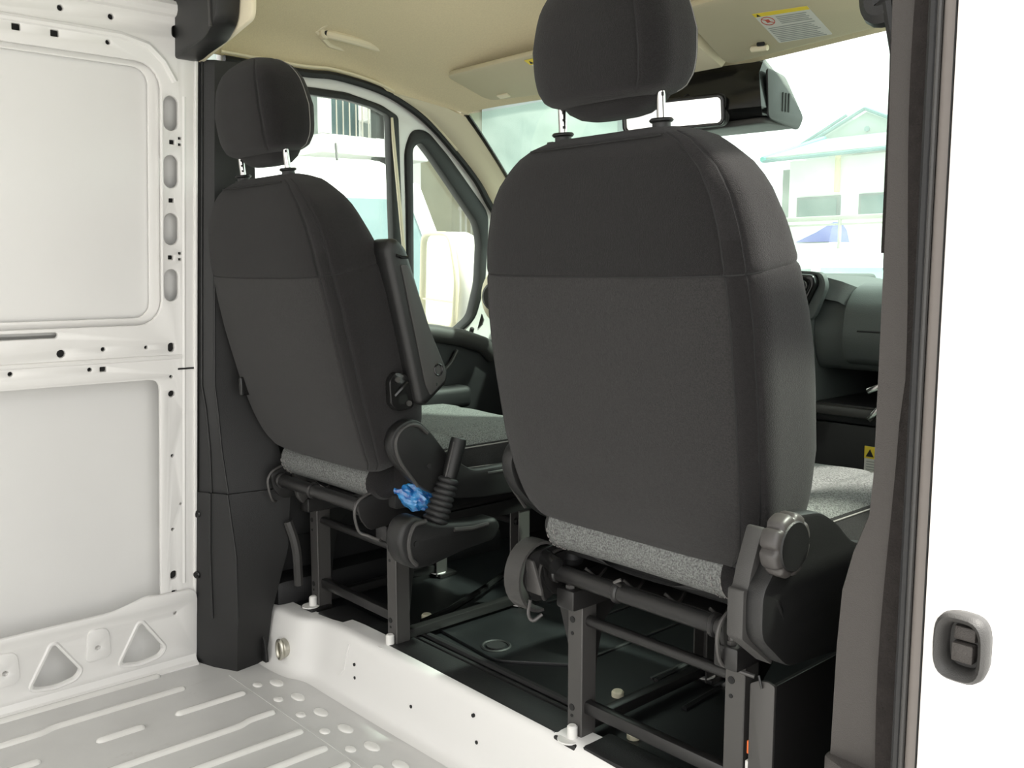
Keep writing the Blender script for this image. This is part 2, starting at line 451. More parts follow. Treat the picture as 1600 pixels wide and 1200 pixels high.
for x, y0, y1, j in ribs:
    # extra rings close to the ends so that they round off
    link('rib', rib_me(x, y0, y1, jog=j), 'rib', floor, 60)
dm = None
for k in range(14):
    x = -0.604 + 0.104 * k
    bm = bmesh.new(); bmesh.ops.create_uvsphere(bm, u_segments=14, v_segments=8, radius=1.0)
    for v in bm.verts: v.co = Vector((v.co.x * 0.026, v.co.y * 0.014, v.co.z * 0.006))
    if dm is None: dm = frombm(bm)
    else: bm.free()
    o = link('dimple', dm, 'rib', floor, 0); o.location = (x, 1.040, 0)
    o2 = link('dimple', dm, 'rib', floor, 0); o2.location = (x - .02, 1.000, 0); o2.scale = (.6, .8, .8)
smooth(dm, 80)
link('floor_joint', prism_z([(-0.72, 0.972), (0.95, 0.985), (0.95, 0.992), (-0.72, 0.979)], -0.001, 0.0012), 'paint_floor', floor)

# --- white riser between cargo floor and raised cab floor
plan = [(-0.885, 1.088), (-0.74, 1.090), (-0.655, 1.094), (-0.612, 1.102), (-0.580, 1.116), (-0.545, 1.124), (-0.48, 1.125), (-0.34, 1.127), (0.0, 1.136), (0.40, 1.146), (0.93, 1.156)]
pl = smooth_path([(x, y, 0) for x, y in plan], 4)
rings = []
for p in pl:
    zt = 0.137 if p.x < -0.66 else 0.137 + 0.012 * min(1, (p.x + 0.66) / 0.2)
    rings.append([(p.x, p.y - 0.030, 0.0005), (p.x, p.y - 0.012, 0.004), (p.x, p.y - 0.002, 0.016), (p.x, p.y + 0.004, 0.045), (p.x, p.y + 0.014, zt - 0.022),
                  (p.x, p.y + 0.018, zt - 0.008), (p.x, p.y + 0.026, zt - 0.001), (p.x, p.y + 0.040, zt), (p.x, p.y + 0.075, zt)])
riser = struct('trim_1', sheet(rings), 'paint', 50)
for x, z in ((-0.40, .085), (-0.395, .055), (-0.18, .06), (0.02, .11), (0.035, .06)):
    y = lerp(plan, x) + 0.004 + z * 0.07
    link('riser_hole', cyl((x, y - 0.004, z), (x, y + .01, z), 0.004, 8), 'dark', riser)
link('riser_crease', tube([(-0.428, 1.139, .125), (-0.432, 1.134, .10), (-0.440, 1.131, .06), (-0.455, 1.128, .045)], 0.0025, 6), 'paint', riser)

# --- cab floor
cabf = struct('cab_floor', box((-0.90, 1.175, 0.04), (0.93, 2.5, 0.134), 0.0), 'mat')
link('mat_lip', box((-0.33, 1.165, 0.128), (0.24, 1.245, 0.150), 0.008), 'rubber', cabf)
link('mat_lip', box((-0.62, 1.165, 0.128), (-0.36, 1.255, 0.146), 0.008), 'rubber', cabf)
link('mat_lip', box((0.30, 1.165, 0.128), (0.60, 1.245, 0.150), 0.008), 'rubber', cabf)
link('mat_ridge', tube([(-0.40, 1.285, .140), (0.22, 1.285, .140)], 0.009, 8), 'rubber', cabf)
link('mat_ridge', tube([(-0.40, 1.262, .138), (0.22, 1.262, .138)], 0.006, 8), 'rubber', cabf)
link('mat_patch', prism_z(rpoly([(-0.345, 1.33), (-0.10, 1.31), (0.06, 1.45), (-0.19, 1.64), (-0.42, 1.66)], 0.03), 0.128, 0.142, 0.003), 'mat', cabf)
link('patch_boss', join(cyl((-0.155, 1.36, .138), (-0.155, 1.36, .146), 0.022), tube([(-0.155 + .032 * math.cos(a / 10 * math.pi), 1.36 + .032 * math.sin(a / 10 * math.pi), .142) for a in range(20)], 0.004, 6, True)), 'rubber', cabf)
link('tunnel_bar', tube([(-0.372, 1.31, .150), (-0.386, 1.40, .152), (-0.43, 1.55, .160), (-0.50, 1.70, .158)], 0.009, 8), 'gloss', cabf)
for k in range(4):
    link('mat_groove', box((-0.30 + .16 * k, 1.50, .130), (-0.29 + .16 * k, 1.95, .139), 0.003), 'rubber', cabf)
for x, y in ((0.19, 1.39), (0.326, 1.281), (-0.42, 1.36)):
    link('floor_plug', cyl((x, y, .130), (x, y, .146), 0.013, 14, bev=.003), 'cream', cabf)
for x, y in ((0.20, 1.5), (0.32, 1.44), (0.42, 1.50)):
    link('floor_rib', tube([(x, y, .136), (x - .02, y + .3, .136)], 0.007, 6), 'rubber', cabf)

# --- cargo roof and outer roof
roof = struct('ceiling', box((-0.76, -2.2, 1.74), (0.80, 0.93, 1.78)), 'skin')
rings = []
for y in (-2.2, 0.95):
    rings.append([(-0.722, y, 1.585), (-0.715, y, 1.63), (-0.70, y, 1.68), (-0.66, y, 1.725), (-0.60, y, 1.745)])
link('roof_cove', sheet(rings, 0.006), 'skin', roof)
rings = [[(-p[0], p[1], p[2]) for p in r] for r in rings]
link('roof_cove', sheet(rings, 0.006), 'skin', roof)
for y in (-1.2, -0.35, 0.5):
    link('roof_bow', box((-0.70, y - .04, 1.70), (0.70, y + .04, 1.745), 0.01), 'paint', roof)

# --- cab headliner
def zs_(t): return lerp([(0, 1.503), (.40, 1.492), (.60, 1.484), (.80, 1.462), (.92, 1.440), (1, 1.425)], t)
def xs_(t): return lerp([(0, .742), (.40, .746), (.62, .742), (.80, .712), (.92, .672), (1, .640)], t)
def zc_(t): return lerp([(0, 1.700), (.35, 1.675), (.55, 1.640), (.72, 1.580), (.88, 1.505), (1, 1.452)], t)
rings = []
NU = 48
for j in range(33):
    t = j / 32; row = []
    for i in range(NU + 1):
        u = -math.cos(math.pi * i / NU)
        yf = 1.685 + 0.125 * (1 - u * u)
        y = 0.94 + (yf - 0.94) * t
        p = 2.6
        g = (1 - abs(u) ** p) ** (1 / p)
        dish = 0.030 * math.exp(-((abs(u) - .55) / .25) ** 2) * math.exp(-((t - .45) / .25) ** 2)
        row.append((u * xs_(t), y, zs_(t) + (zc_(t) - zs_(t)) * g + dish * 0.6))
    rings.append(row)
liner = struct('headliner', sheet(rings, 0.006), 'liner', 60)
for a_, b_ in ((1, 22), (NU - 22, NU - 1)):
    link('liner_crease', tube([Vector(rings[11][i]) + Vector((0, -.02 * abs(i - NU / 2) / 24 + .01, -.001)) for i in range(a_, b_ + 1)], .0045, 8), 'liner', liner)
link('rear_edge_trim', tube([rings[0][i] for i in range(0, NU + 1)], 0.012, 8), 'liner_trim', liner)
# light outer roof skin above the cab and cargo space (keeps daylight out as the real roof does)
rings2 = [[(-.86, y, 1.60), (-.80, y, 1.74), (-.6, y, 1.80), (.6, y, 1.80), (.80, y, 1.74), (.86, y, 1.60)] for y in (-2.2, 1.45)]
rings2.append([(-.80, 1.62, 1.50), (-.74, 1.64, 1.58), (-.5, 1.68, 1.64), (.5, 1.68, 1.64), (.74, 1.64, 1.58), (.80, 1.62, 1.50)])
rings2.append([(-.70, 1.70, 1.435), (-.66, 1.71, 1.45), (-.4, 1.80, 1.475), (.4, 1.80, 1.475), (.66, 1.71, 1.45), (.70, 1.70, 1.435)])
link('outer_roof', sheet(rings2, 0.004), 'paint', roof)

# --- A pillars and windscreen
arch = [(1.02, 1.487), (1.227, 1.484), (1.320, 1.488), (1.450, 1.472), (1.542, 1.443), (1.625, 1.401), (1.711, 1.339), (1.805, 1.259), (1.866, 1.187), (2.0, 1.05), (2.13, 0.93)]
DX = lambda z: -0.89 + 0.1 * z
def wscreen(u, v):
    top = Vector((.640 * u, 1.685 + .125 * (1 - u * u), 1.425 + .025 * (1 - u * u)))
    bot = Vector((.80 * u, 2.24 + .26 * (1 - u * u), 0.89))
    p = top.lerp(bot, v); p += Vector((0, .03, .03)) * (v * (1 - v)) * 4 * .6
    return p
for s in (-1, 1):
    rings = []
    ap = smooth_path([(y, z, 0) for y, z in arch[3:]], 3)
    for k, a in enumerate(ap):
        t = k / (len(ap) - 1)
        A = Vector((DX(a.y), a.x, a.y))
        if t < .22:
            q = t / .22; B = Vector((-xs_(.70 + .30 * q), .94 + .745 * (.70 + .30 * q), zs_(.70 + .30 * q)))
        else:
            B = wscreen(-1, (t - .22) / .78)
        out = Vector((.75, -.35, .2)).normalized()
        row = []
        for f, h in ((0, 0), (.18, .022), (.40, .030), (.62, .020), (.80, .022), (1, 0)):
            row.append(A.lerp(B, f) + out * h * min(1, .25 + t * 2.5))
        if s > 0: row = [Vector((-p.x, p.y, p.z)) for p in row]
        rings.append(row)
    ob = link('pillar_trim_panel', sheet(rings, 0.004), 'liner_trim', liner, 50)
rows = [[wscreen(-1 + 2 * i / 32, j / 16) for i in range(33)] for j in range(17)]
wsh = struct('window_1', sheet(rows, 0.004), 'wglass', 80)
edge = [wscreen(-1, j / 16) for j in range(17)] + [wscreen(-1 + 2 * i / 24, 1) for i in range(1, 25)] + [wscreen(1, 1 - j / 16) for j in range(1, 17)]
link('black_border', ribbon([p + Vector((0, -.006, -.004)) for p in edge], 0.022, 0.004, up=(0, .7, .7)), 'gloss', wsh)

# --- driver's door with main window and quarter window
DM = frame3((-0.89, 0, 0), (0, 1, 0), (0.0995, 0, 0.995))
def dmat(w): return DM @ Matrix.Translation((0, 0, w))
def dpts(l): return [(y, z / 0.995) for y, z in l]
outer = dpts([(1.02, 0.30), (2.02, 0.30), (2.13, 0.80), (2.14, 0.945), (2.01, 1.068), (1.878, 1.200), (1.815, 1.272), (1.720, 1.353), (1.632, 1.415), (1.547, 1.458), (1.452, 1.487), (1.32, 1.503), (1.227, 1.500), (1.02, 1.503)])
main_in = rpoly(dpts([(1.06, 0.86), (1.545, 0.86), (1.494, 1.412), (1.440, 1.428), (1.36, 1.438), (1.06, 1.438)]), 0.012)
q_in = rpoly(dpts([(1.612, 0.835), (1.665, 0.815), (1.765, 0.820), (1.822, 0.86), (1.844, 0.96), (1.842, 1.08), (1.825, 1.136), (1.645, 1.315), (1.602, 1.352), (1.579, 1.335), (1.590, 1.18)]), 0.02)
main_out = rpoly(dpts([(1.045, 0.85), (1.580, 0.85), (1.525, 1.415), (1.47, 1.438), (1.36, 1.457), (1.045, 1.457)]), 0.012)
q_out = rpoly(dpts([(1.592, 0.825), (1.660, 0.800), (1.775, 0.805), (1.842, 0.85), (1.872, 0.96), (1.872, 1.10), (1.868, 1.172), (1.705, 1.325), (1.625, 1.388), (1.575, 1.385), (1.553, 1.33), (1.566, 1.18)]), 0.03)
door = struct('door_1', plate(outer, [main_out, q_out], 0.03, dmat(-0.015), 0.004), 'paint')
link('window_seal', plate(main_out, [main_in], 0.030, dmat(-0.008), 0.004), 'rubber', door)
link('quarter_seal', plate(q_out, [q_in], 0.036, dmat(-0.010), 0.008), 'rubber', door)
link('window_pane', plate(main_in, [], 0.004, dmat(-0.018)), 'glass', door)
link('quarter_pane', plate(q_in, [], 0.004, dmat(-0.022)), 'glass', door)
link('glass_channel', box((-.004, -.004, -.2), (.004, .004, .28), .001, 1, frame3((-.745, 1.530, 1.13), (1, 0, 0), (0.0, 1, .10))), 'liner_trim', door)
archp = smooth_path([(DX(z) + .014, y, z + .002) for y, z in arch], 5)
link('door_weatherstrip', tube(archp, 0.010, 8), 'rubber', door)
link('door_weatherstrip', tube([p + Vector((.012, -.012, .014)) for p in archp[:32]], 0.004, 6), 'liner_trim', door)
link('inner_panel', prism_x(rpoly([(1.04, 0.30), (2.0, 0.30), (2.05, 0.70), (2.02, 0.80), (1.90, 0.785), (1.80, 0.80), (1.70, 0.825), (1.04, 0.85)], 0.03), -0.80, -0.77, 0.008), 'dash_dark', door)
link('door_ledge', tube([(-.775, 1.10, .838), (-.775, 1.5, .836), (-.772, 1.66, .818), (-.768, 1.76, .800), (-.766, 1.84, .775), (-.77, 1.88, .74)], 0.026, 12), 'plastic_grey', door)
link('handle_bezel', tube(smooth_path([(-.765, 1.52, .70), (-.760, 1.64, .695), (-.758, 1.70, .72), (-.758, 1.735, .765)], 5), 0.006, 8), 'plastic_grey', door)
link('arm_pull', box((-.775, 1.25, .60), (-.70, 1.75, .665), 0.02, 3), 'dash_dark', door)
link('lock_knob', cyl((-.795, 1.815, .80), (-.785, 1.815, .828), 0.007, 12, bev=.003), 'plastic_grey', door)

# --- left B pillar trim (black plastic, three pieces) and the belt housing above
sec = [  # z, outer-rear (x,y), fold, second fold, inner-front
    (0.000, (-.880, .946), (-.800, .972), (-.735, 1.004), (-.748, 1.084), (-.86, 1.09)),
    (0.130, (-.868, .946), (-.795, .972), (-.722, 1.004), (-.735, 1.098), (-.86, 1.12)),
    (0.300, (-.852, .946), (-.800, .974), (-.722, 1.006), (-.70, 1.13), (-.86, 1.16)),
    (0.452, (-.838, .946), (-.790, .976), (-.744, 1.000), (-.715, 1.15), (-.86, 1.18))]
def trim_piece(name, sec, m, parent, grow=0.0):
    rings = []
    for z, *ps in sec:
        rings.append([(p[0] + (grow if k in (1, 2, 3) else 0), p[1] - (grow if k < 3 else 0), z) for k, p in enumerate(ps)] + [(-.88, 1.16, z), (-.89, .96, z)])
    return link(name, loft(rings), m, parent, 30)
lower = trim_piece('trim_2', sec, 'plastic', None, 0.006); lower['kind'] = 'structure'
sec2 = [(0.440, (-.838, .946), (-.790, .976), (-.744, 1.000), (-.715, 1.15), (-.86, 1.18)),
        (0.56, (-.825, .946), (-.785, .974), (-.757, .992), (-.73, 1.13), (-.86, 1.18)),
        (0.66, (-.815, .946), (-.785, .968), (-.757, .986), (-.745, 1.12), (-.86, 1.16)),
        (0.72, (-.808, .946), (-.790, .962), (-.765, .984), (-.752, 1.10), (-.86, 1.15)),
        (1.00, (-.780, .946), (-.764, .962), (-.742, .984), (-.728, 1.09), (-.84, 1.13)),
        (1.478, (-.733, .946), (-.718, .962), (-.700, .984), (-.690, 1.07), (-.78, 1.10))]
upper = trim_piece('trim_3', sec2, 'plastic', None); upper['kind'] = 'structure'
for cx_, cy_, z in ((-.822, .9515, .395), (-.836, .9495, .235)):
    nn = Vector((.466, -.885, 0)); c = Vector((cx_, cy_, z))
    o = link('screw', cyl(c - nn * .012, c + nn * .004, 0.0095, 14, bev=.002), 'gloss', lower)
    link('socket', cyl(c + nn * .003, c + nn * .0046, 0.0045, 10), 'dark', o)
for sc_, pr_, g in ((sec, lower, .006), (sec2, upper, 0)):
    for c_, r_ in ((2, .0035), (3, .0028)):
        link('fold_ridge', tube([(q[c_][0] + g + .0005, q[c_][1] - (g if c_ < 4 else 0) - .0005, q[0]) for q in (sc_[:-1] if sc_ is sec2 and c_ == 3 else sc_)[(1 if sc_ is sec else 0):]], r_, 8), 'plastic', pr_)
link('belt_slot', box((-.705, 1.015, .70), (-.690, 1.05, .745), 0.004, 2), 'gloss', upper)
link('belt_anchor', prism_x(rpoly([(1.12, .55), (1.145, .55), (1.17, .44), (1.15, .42), (1.135, .44)], .008), -.66, -.645, .002), 'plastic_grey', upper)
link('foot_bracket', prism_y(rpoly([(-.745, .005), (-.715, .005), (-.722, .06), (-.745, .085)], .005), 1.070, 1.078, .001), 'plastic', lower)
link('pocket_rim', tube(smooth_path([(-.690, 1.13, .37), (-.680, 1.145, .30), (-.690, 1.155, .20)], 5), 0.012, 8), 'plastic_grey', lower)
# belt housing hanging from the roof corner
bh = rpoly([(-.78, 1.80), (-.780, 1.478), (-.70, 1.470), (-.66, 1.478), (-.560, 1.490), (-.512, 1.52), (-.498, 1.58), (-.475, 1.80)], 0.02)
belt = struct('trim_4', prism_y(bh, 0.90, 0.955, 0.006), 'plastic')
link('housing_slot', box((-.535, .895, 1.505), (-.527, .902, 1.56), .002, 1), 'plastic_grey', belt)
link('corner_filler', prism_y(rpoly([(-.745, 1.468), (-.46, 1.52), (-.44, 1.75), (-.75, 1.75)], 0.02), 0.956, 0.968, 0.003), 'liner_trim', belt)

# --- right B pillar: trim, felt edge, seals, painted jamb, outer skin of the front door
pr = [(1.90, .876), (1.30, .879), (1.09, .883), (0.87, .883), (0.76, .883), (0.71, .880), (0.66, .862), (0.61, .850), (0.54, .846), (0.37, .843), (0.0, .840)]
rings = []
for z, x in pr:
    rings.append([(x, 1.052, z), (x + .004, 1.044, z), (.930, 1.040, z), (.936, 1.05, z), (.93, 1.16, z), (x + .02, 1.17, z), (x, 1.15, z)])
bp_r = struct('trim_5', loft(rings), 'trim_warm', 30)
rings = []
for k in range(40):
    z = k / 39 * 1.9
    x = .913 + .004 * math.sin(z * 9.0) + (.004 if z > .85 else 0)
    y = 1.030 + .004 * math.sin(z * 9.0)
    rings.append([(x, y + .01, z), (x + .004, y - .002, z), (.940, 1.022, z), (.950, 1.024, z), (.952, 1.06, z), (x + .01, 1.06, z)])
link('felt_edge', loft(rings), 'felt', bp_r, 50)
link('rubber_seal', tube([(.955, .996, 0), (.955, .995, .95), (.953, .996, 1.9)], 0.007, 10), 'rubber', bp_r)
link('bright_seal_lip', tube([(.963, .987, 0), (.963, .987, 1.9)], 0.003, 8), 'plastic_grey', bp_r)
link('sill_cover', prism_z(rpoly([(.842, 1.035), (.842, 1.16), (.94, 1.16), (.94, 1.022), (.90, 1.012)], .01), -.1, .398, .004), 'trim_warm', bp_r)
link('window_edge_seal', tube([(.874, 1.075, 1.02), (.874, 1.075, 1.30)], 0.006, 8), 'felt', bp_r)
link('belt_height_knob', tube(smooth_path([(.842, 1.10, 1.37), (.832, 1.10, 1.335), (.836, 1.10, 1.305), (.86, 1.10, 1.302)], 5), 0.017, 10), 'plastic', bp_r)
link('belt_guide', tube([(.855, 1.09, 1.31), (.868, 1.09, 1.25), (.872, 1.09, 1.0)], 0.008, 8), 'plastic', bp_r)

door2 = struct('door_2', plate([(.975, -.35), (2.35, -.35), (2.35, .80), (1.75, 1.42), (1.60, 1.55), (.975, 1.56)], [rpoly([(1.26, .84), (2.12, .84), (1.70, 1.34), (1.58, 1.44), (1.26, 1.46)], .04)], .015, frame3((.9925, 0, 0), (0, 1, 0), (0, 0, 1)), .003), 'paint')
link('window_pane', plate(rpoly([(1.25, .83), (2.13, .83), (1.71, 1.35), (1.59, 1.45), (1.25, 1.47)], .04), [], .004, frame3((.989, 0, 0), (0, 1, 0), (0, 0, 1))), 'glass', door2)
link('jamb', box((.965, .985, -.1), (.998, 1.09, 1.60), 0.008, 3), 'jamb', door2)
link('jamb_joint', box((.980, .9835, -.1), (.9815, .99, 1.60)), 'dark', door2)
# rubber stop cup fixed to the edge of the skin
def ringloop(rx, rz, y, n=28, e=3.2, cx=1.0265, cz=.612):
    out = []
    for k in range(n):
        a = 2 * math.pi * k / n; c, s = math.cos(a), math.sin(a)
        out.append((cx + rx * math.copysign(abs(c) ** (2 / e), c), y, cz + rz * math.copysign(abs(s) ** (2 / e), s)))
    return out
cup = loft([ringloop(.020, .029, .994), ringloop(.0255, .035, .986), ringloop(.0275, .037, .974), ringloop(.0265, .036, .965), ringloop(.0235, .033, .961), ringloop(.0195, .028, .965), ringloop(.0175, .0255, .972), ringloop(.0165, .0245, .984)])
ob = link('door_stop', cup, 'plastic_grey', door2, 50)
link('stop_step', box((1.016, .972, .595), (1.038, .987, .615), .002), 'trim_warm', ob)
link('stop_step', box((1.016, .977, .617), (1.038, .987, .632), .002), 'trim_warm', ob)
# the cab side on the right, forward of the pillar
link('inner_panel', box((.86, 1.2, .15), (.93, 2.1, .82), .01), 'dash_dark', door2)

# ================================================================== SEATS
BZ = 0.134      # cab floor height
def part(name, me, m, root, par=None, sm=35):
    shift(me, root.location)
    return link(name, me, m, par or root, sm)

def split_grid(rings, pick):
    """cut one closed loft into several meshes that share its borders; pick(j, i) -> key"""
    n = len(rings[0]); groups = {}
    for j in range(len(rings) - 1):
        for i in range(n):
            groups.setdefault(pick(j, i), []).append((j, i))
    out = {}
    for k, cells in groups.items():
        idx = {}; vs_ = []; fs = []
        def g(j, i):
            i %= n
            if (j, i) not in idx: idx[(j, i)] = len(vs_); vs_.append(rings[j][i])
            return idx[(j, i)]
        for j, i in cells: fs.append((g(j, i), g(j, i + 1), g(j + 1, i + 1), g(j + 1, i)))
        out[k] = pydata(vs_, fs)
    return out

def make_seat(name, label, x0, hy, by, recline, ped_dx, o, driver):
    """o = +1 / -1: which side (x) faces the nearer door; hy = y of the back's lower end"""
    root = thing(name, label, 'car seat', (x0, 1.36, BZ), 'front seats')
    hz = 0.585
    hz += .018 if driver else 0
    T = Matrix.Translation((x0, by, hz)) @ Matrix.Rotation(R(recline), 4, 'X') @ Matrix.Diagonal((1, 1, .955 if driver else .980, 1))
    # ---------- backrest
    A = [(-.035, .196), (-.030, .214), (-.02, .228), (0, .246), (.03, .256), (.08, .265), (.14, .271), (.25, .276), (.36, .276), (.43, .270), (.49, .261), (.54, .246), (.575, .228), (.602, .205), (.622, .180), (.634, .154), (.641, .128), (.645, .10)]
    A = [(q, w_ * (1.045 if q < .6 else 1.02)) for q, w_ in A]
    BR = [(-.035, .038), (-.02, .052), (.02, .064), (.06, .071), (.14, .078), (.30, .080), (.46, .074), (.56, .064), (.61, .052), (.635, .036), (.645, .018)]
    BF = [(-.035, .060), (0, .085), (.06, .112), (.14, .128), (.30, .125), (.44, .098), (.56, .068), (.62, .048), (.645, .018)]
    zz = [-.035, -.0325, -.03, -.026, -.02, -.01, .0, .02, .045, .06, .08] + [.10 + .02 * k for k in range(15)] + [.40, .410, .418, .424, .428, .432, .436, .442, .450] + [.46 + .02 * k for k in range(6)] + [.58, .594, .605, .614, .622, .629, .634, .638, .641, .6435, .645]
    N = 128
    def incol(i, lo, hi): return lo <= i % N < hi
    base = supell(1, 1, 1, 4.8, N)
    rear = [i for i in range(N) if base[i][1] < 0]
    cR1 = min(rear, key=lambda i: abs(base[i][0] - o * .875)); cR2 = min(rear, key=lambda i: abs(base[i][0] - o * .955)); cL = min(rear, key=lambda i: abs(base[i][0] + o * .93))
    iR1 = min(rear, key=lambda i: abs(base[i][0] - .86)); iR2 = min(rear, key=lambda i: abs(base[i][0] - .955)); iL = min(rear, key=lambda i: abs(base[i][0] + .93))
    seam_cols = (iR1, iR2, iL)
    def ring_at(z):
        a, br, bf = lerp(A, z), lerp(BR, z), lerp(BF, z)
        pts = supell(a, br, bf, 4.8, N); out = []
        for i, (x, y) in enumerate(pts):
            k = 1.0
            if i in seam_cols: k = 0.985
            if abs(z - .432) < .003: k *= 0.986
            elif abs(z - .432) < .006: k *= .995
            # gentle crown on the rear panel and bolster swell on the front
            if y < 0: y -= .012 * (1 - (x / max(a, .01)) ** 2) * math.sin(math.pi * min(1, max(0, z / .645)))
            else: y -= .045 * math.exp(-(x / .13) ** 2) * (1 if .06 < z < .56 else .4)
            out.append(Vector((x * k, y * k, z)))
        return out
    rings = [[T @ p for p in ring_at(z)] for z in zz]
    js = zz.index(.432)
    lo_c, hi_c = min(iL, iR1), max(iL, iR1)
    def pick(j, i):
        if lo_c <= i < hi_c: return 'upper_back_panel' if j >= js else 'lower_back_panel'
        if min(iR1, iR2) <= i < max(iR1, iR2) and zz[j] < .47: return 'seam_strip'
        return 'side_cover'
    bk = split_grid(rings, pick)
    mats = {'upper_back_panel': 'fab_up', 'lower_back_panel': 'fab_lo', 'side_cover': 'fab_side', 'seam_strip': 'fab_up'}
    for k in ('side_cover', 'upper_back_panel', 'lower_back_panel', 'seam_strip'):
        ob = part(k, bk[k], mats[k], root, None, 60)
    cap = pydata(rings[-1], [tuple(range(N))]); part('top_cap', cap, 'fab_up', root)
    cap = pydata(rings[0], [tuple(range(N - 1, -1, -1))]); part('bottom_cap', cap, 'plastic', root)
    # seam threads
    for c, r in ((iR1, .0016), (iR2, .0016)):
        part('seam', tube([rings[j][c] for j in range(4, len(zz) - 4)], r, 5), 'seam', root)
    part('seam', tube([rings[js][i % N] for i in range(min(iL, iR1) - 2, max(iL, iR1) + 14)], .0016, 5), 'seam', root)
    topp = [T @ (p + Vector((0, -.004, 0))) for p in ring_at(.632)[lo_c + 3:hi_c - 2]]
    part('seam', tube(topp, .0016, 5), 'seam', root)
    # ---------- headrest
    hx, ht = 0.0, recline * .45
    rod_base = T @ Vector((0, -.002, .640))
    TH = Matrix.Translation(rod_base + Vector((0, 0, .050))) @ Matrix.Rotation(R(ht), 4, 'X') @ Matrix.Diagonal((1, 1, .90, 1))
    HA = [(0, .090), (.004, .108), (.012, .121), (.03, .131), (.06, .1365), (.10, .136), (.14, .128), (.17, .116), (.19, .101), (.203, .084), (.212, .063), (.217, .040)]
    HR = [(0, .030), (.012, .044), (.04, .052), (.10, .056), (.16, .050), (.19, .040), (.205, .028), (.217, .012)]
    hz_ = [0, .002, .005, .009, .014, .02, .03, .04, .055, .07, .085, .10, .115, .13, .145, .16, .172, .182, .191, .198, .204, .209, .213, .217]
    hb = supell(1, 1, 1, 3.6, N); hc = min([i for i in range(N) if hb[i][1] < 0], key=lambda i: abs(hb[i][0] - .76))
    hf = min([i for i in range(N) if hb[i][1] > 0 and hb[i][0] > 0], key=lambda i: abs(hb[i][0] - .97))
    def hring(z):
        a, b = lerp(HA, z), lerp(HR, z); out = []
        for i, (x, y) in enumerate(supell(a, b, b * 1.45, 3.6, N)):
            k = .975 if i in (hc,) else 1
            if y < 0: y -= .006 * (1 - (x / a) ** 2)
            out.append(TH @ Vector((x * k, y * k, z)))
        return out
    hr = [hring(z) for z in hz_]
    me = loft(hr); head = part('headrest', me, 'fab_up', root, None, 60)
    part('seam', tube([r[hc] for r in hr[2:-2]], .0014, 5), 'seam', root, head)
    part('seam', tube([r[hf] for r in hr[2:-2]], .0011, 5), 'stitch', root, head)
    ch = loft([[TH @ Vector((x, y + .012, z)) for x, y in supell(a, b, b, 3, 48)] for z, a, b in ((-.026, .045, .020), (-.022, .062, .030), (-.010, .085, .036), (.006, .100, .040))])
    part('chin', ch, 'fab_up', root, head, 60)
    for s in (-1, 1):
        p0 = rod_base + Vector((s * .101, 0, .004)); up = TH.to_3x3() @ Vector((0, 0, 1))
        rod = part('headrest_rod', cyl(p0 - up * .01, p0 + up * .075, .0066, 16), 'chrome', root)
        if s < 0:
            for k in range(3):
                q = p0 + up * (.022 + .0125 * k) + Vector((.0062, -.003, 0))
                part('notch', cyl(q - up * .0022, q + up * .0022, .0024, 8), 'dark', root, rod)
        else:
            q = p0 + up * .050 + Vector((.0056, -.003, 0)); part('notch', cyl(q - up * .003, q + up * .003, .0020, 8), 'dark', root, rod)
        gd = part('rod_guide', join(cyl(p0 - up * .006, p0 + up * .012, .0135, 20, bev=.002), cyl(p0 + up * .006, p0 + up * .013, .018, 20, bev=.0025)), 'plastic', root)
    q = rod_base + Vector((-.128, 0, -.006)); part('release_button', box(q + Vector((-.006, -.006, -.004)), q + Vector((.008, .006, .010)), .002), 'plastic', root)
    # ---------- cushion
    cy0 = hy - .045; cy1 = cy0 + .54
    cr = []
    prof = [(0, .46, .30), (.01, .70, .55), (.03, .88, .80), (.06, .97, .95), (.12, 1, 1), (.16, 1, 1), (.165, 1, .965), (.172, 1, .965), (.178, 1, 1), (.30, 1, 1), (.40, 1, 1.02), (.47, .985, 1.0), (.51, .95, .90), (.53, .88, .72), (.54, .80, .5)]
    NC = 96
    cb = supell(1, 1, 1, 3.4, NC)
    for dy, fa, fh in prof:
        row = []
        for i, (x, z) in enumerate(supell(.250 * fa, .070, .078 * fh, 3.4, NC)):
            if z > 0: z += .010 * math.exp(-((abs(x) - .205) / .035) ** 2) - .010 * math.exp(-(x / .13) ** 2) - .006 * math.exp(-((abs(x) - .150) / .012) ** 2)
            row.append(Vector((x0 + x, cy0 + dy, .552 + z)))
        cr.append(row)
    def cpick(j, i): return 'seat_cushion' if cb[i][1] > .52 or (cb[i][1] > .3 and abs(cb[i][0]) < .9) else 'cushion_side'
    cg = split_grid(cr, cpick)
    part('cushion_side', cg['cushion_side'], 'fab_side', root, None, 60)
    part('seat_cushion', cg['seat_cushion'], 'fab_mesh', root, None, 60)
    for s in (-1, 1):
        ci = min([i for i in range(NC) if cb[i][1] > 0 and cb[i][0] * s > 0], key=lambda i: abs(cb[i][1] - .52))
        part('seam', tube([r[ci] + Vector((s * .001, 0, 0)) for r in cr[3:-2]], .0016, 5), 'stitch', root)
        part('seam', tube([Vector((x0 + s * .2505, cy0 + .08 + .05 * k, .555 - .002 * k)) for k in range(9)], .0012, 5), 'stitch', root)
    # rolled rear edge of the cushion cover
    ry, rz_ = hy - .036, .541
    roll = []
    nx = 24
    for k in range(nx + 1):
        x = -.205 + .41 * k / nx
        rr = .046 * (1 - .05 * (abs(x) / .2) ** 4)
        if k in (0, nx): rr *= .8
        roll.append([Vector((x0 + x, ry + rr * 1.1 * math.cos(a * math.pi / 12), rz_ + rr * math.sin(a * math.pi / 12) - .004 * (x / .2) ** 2)) for a in range(24)])
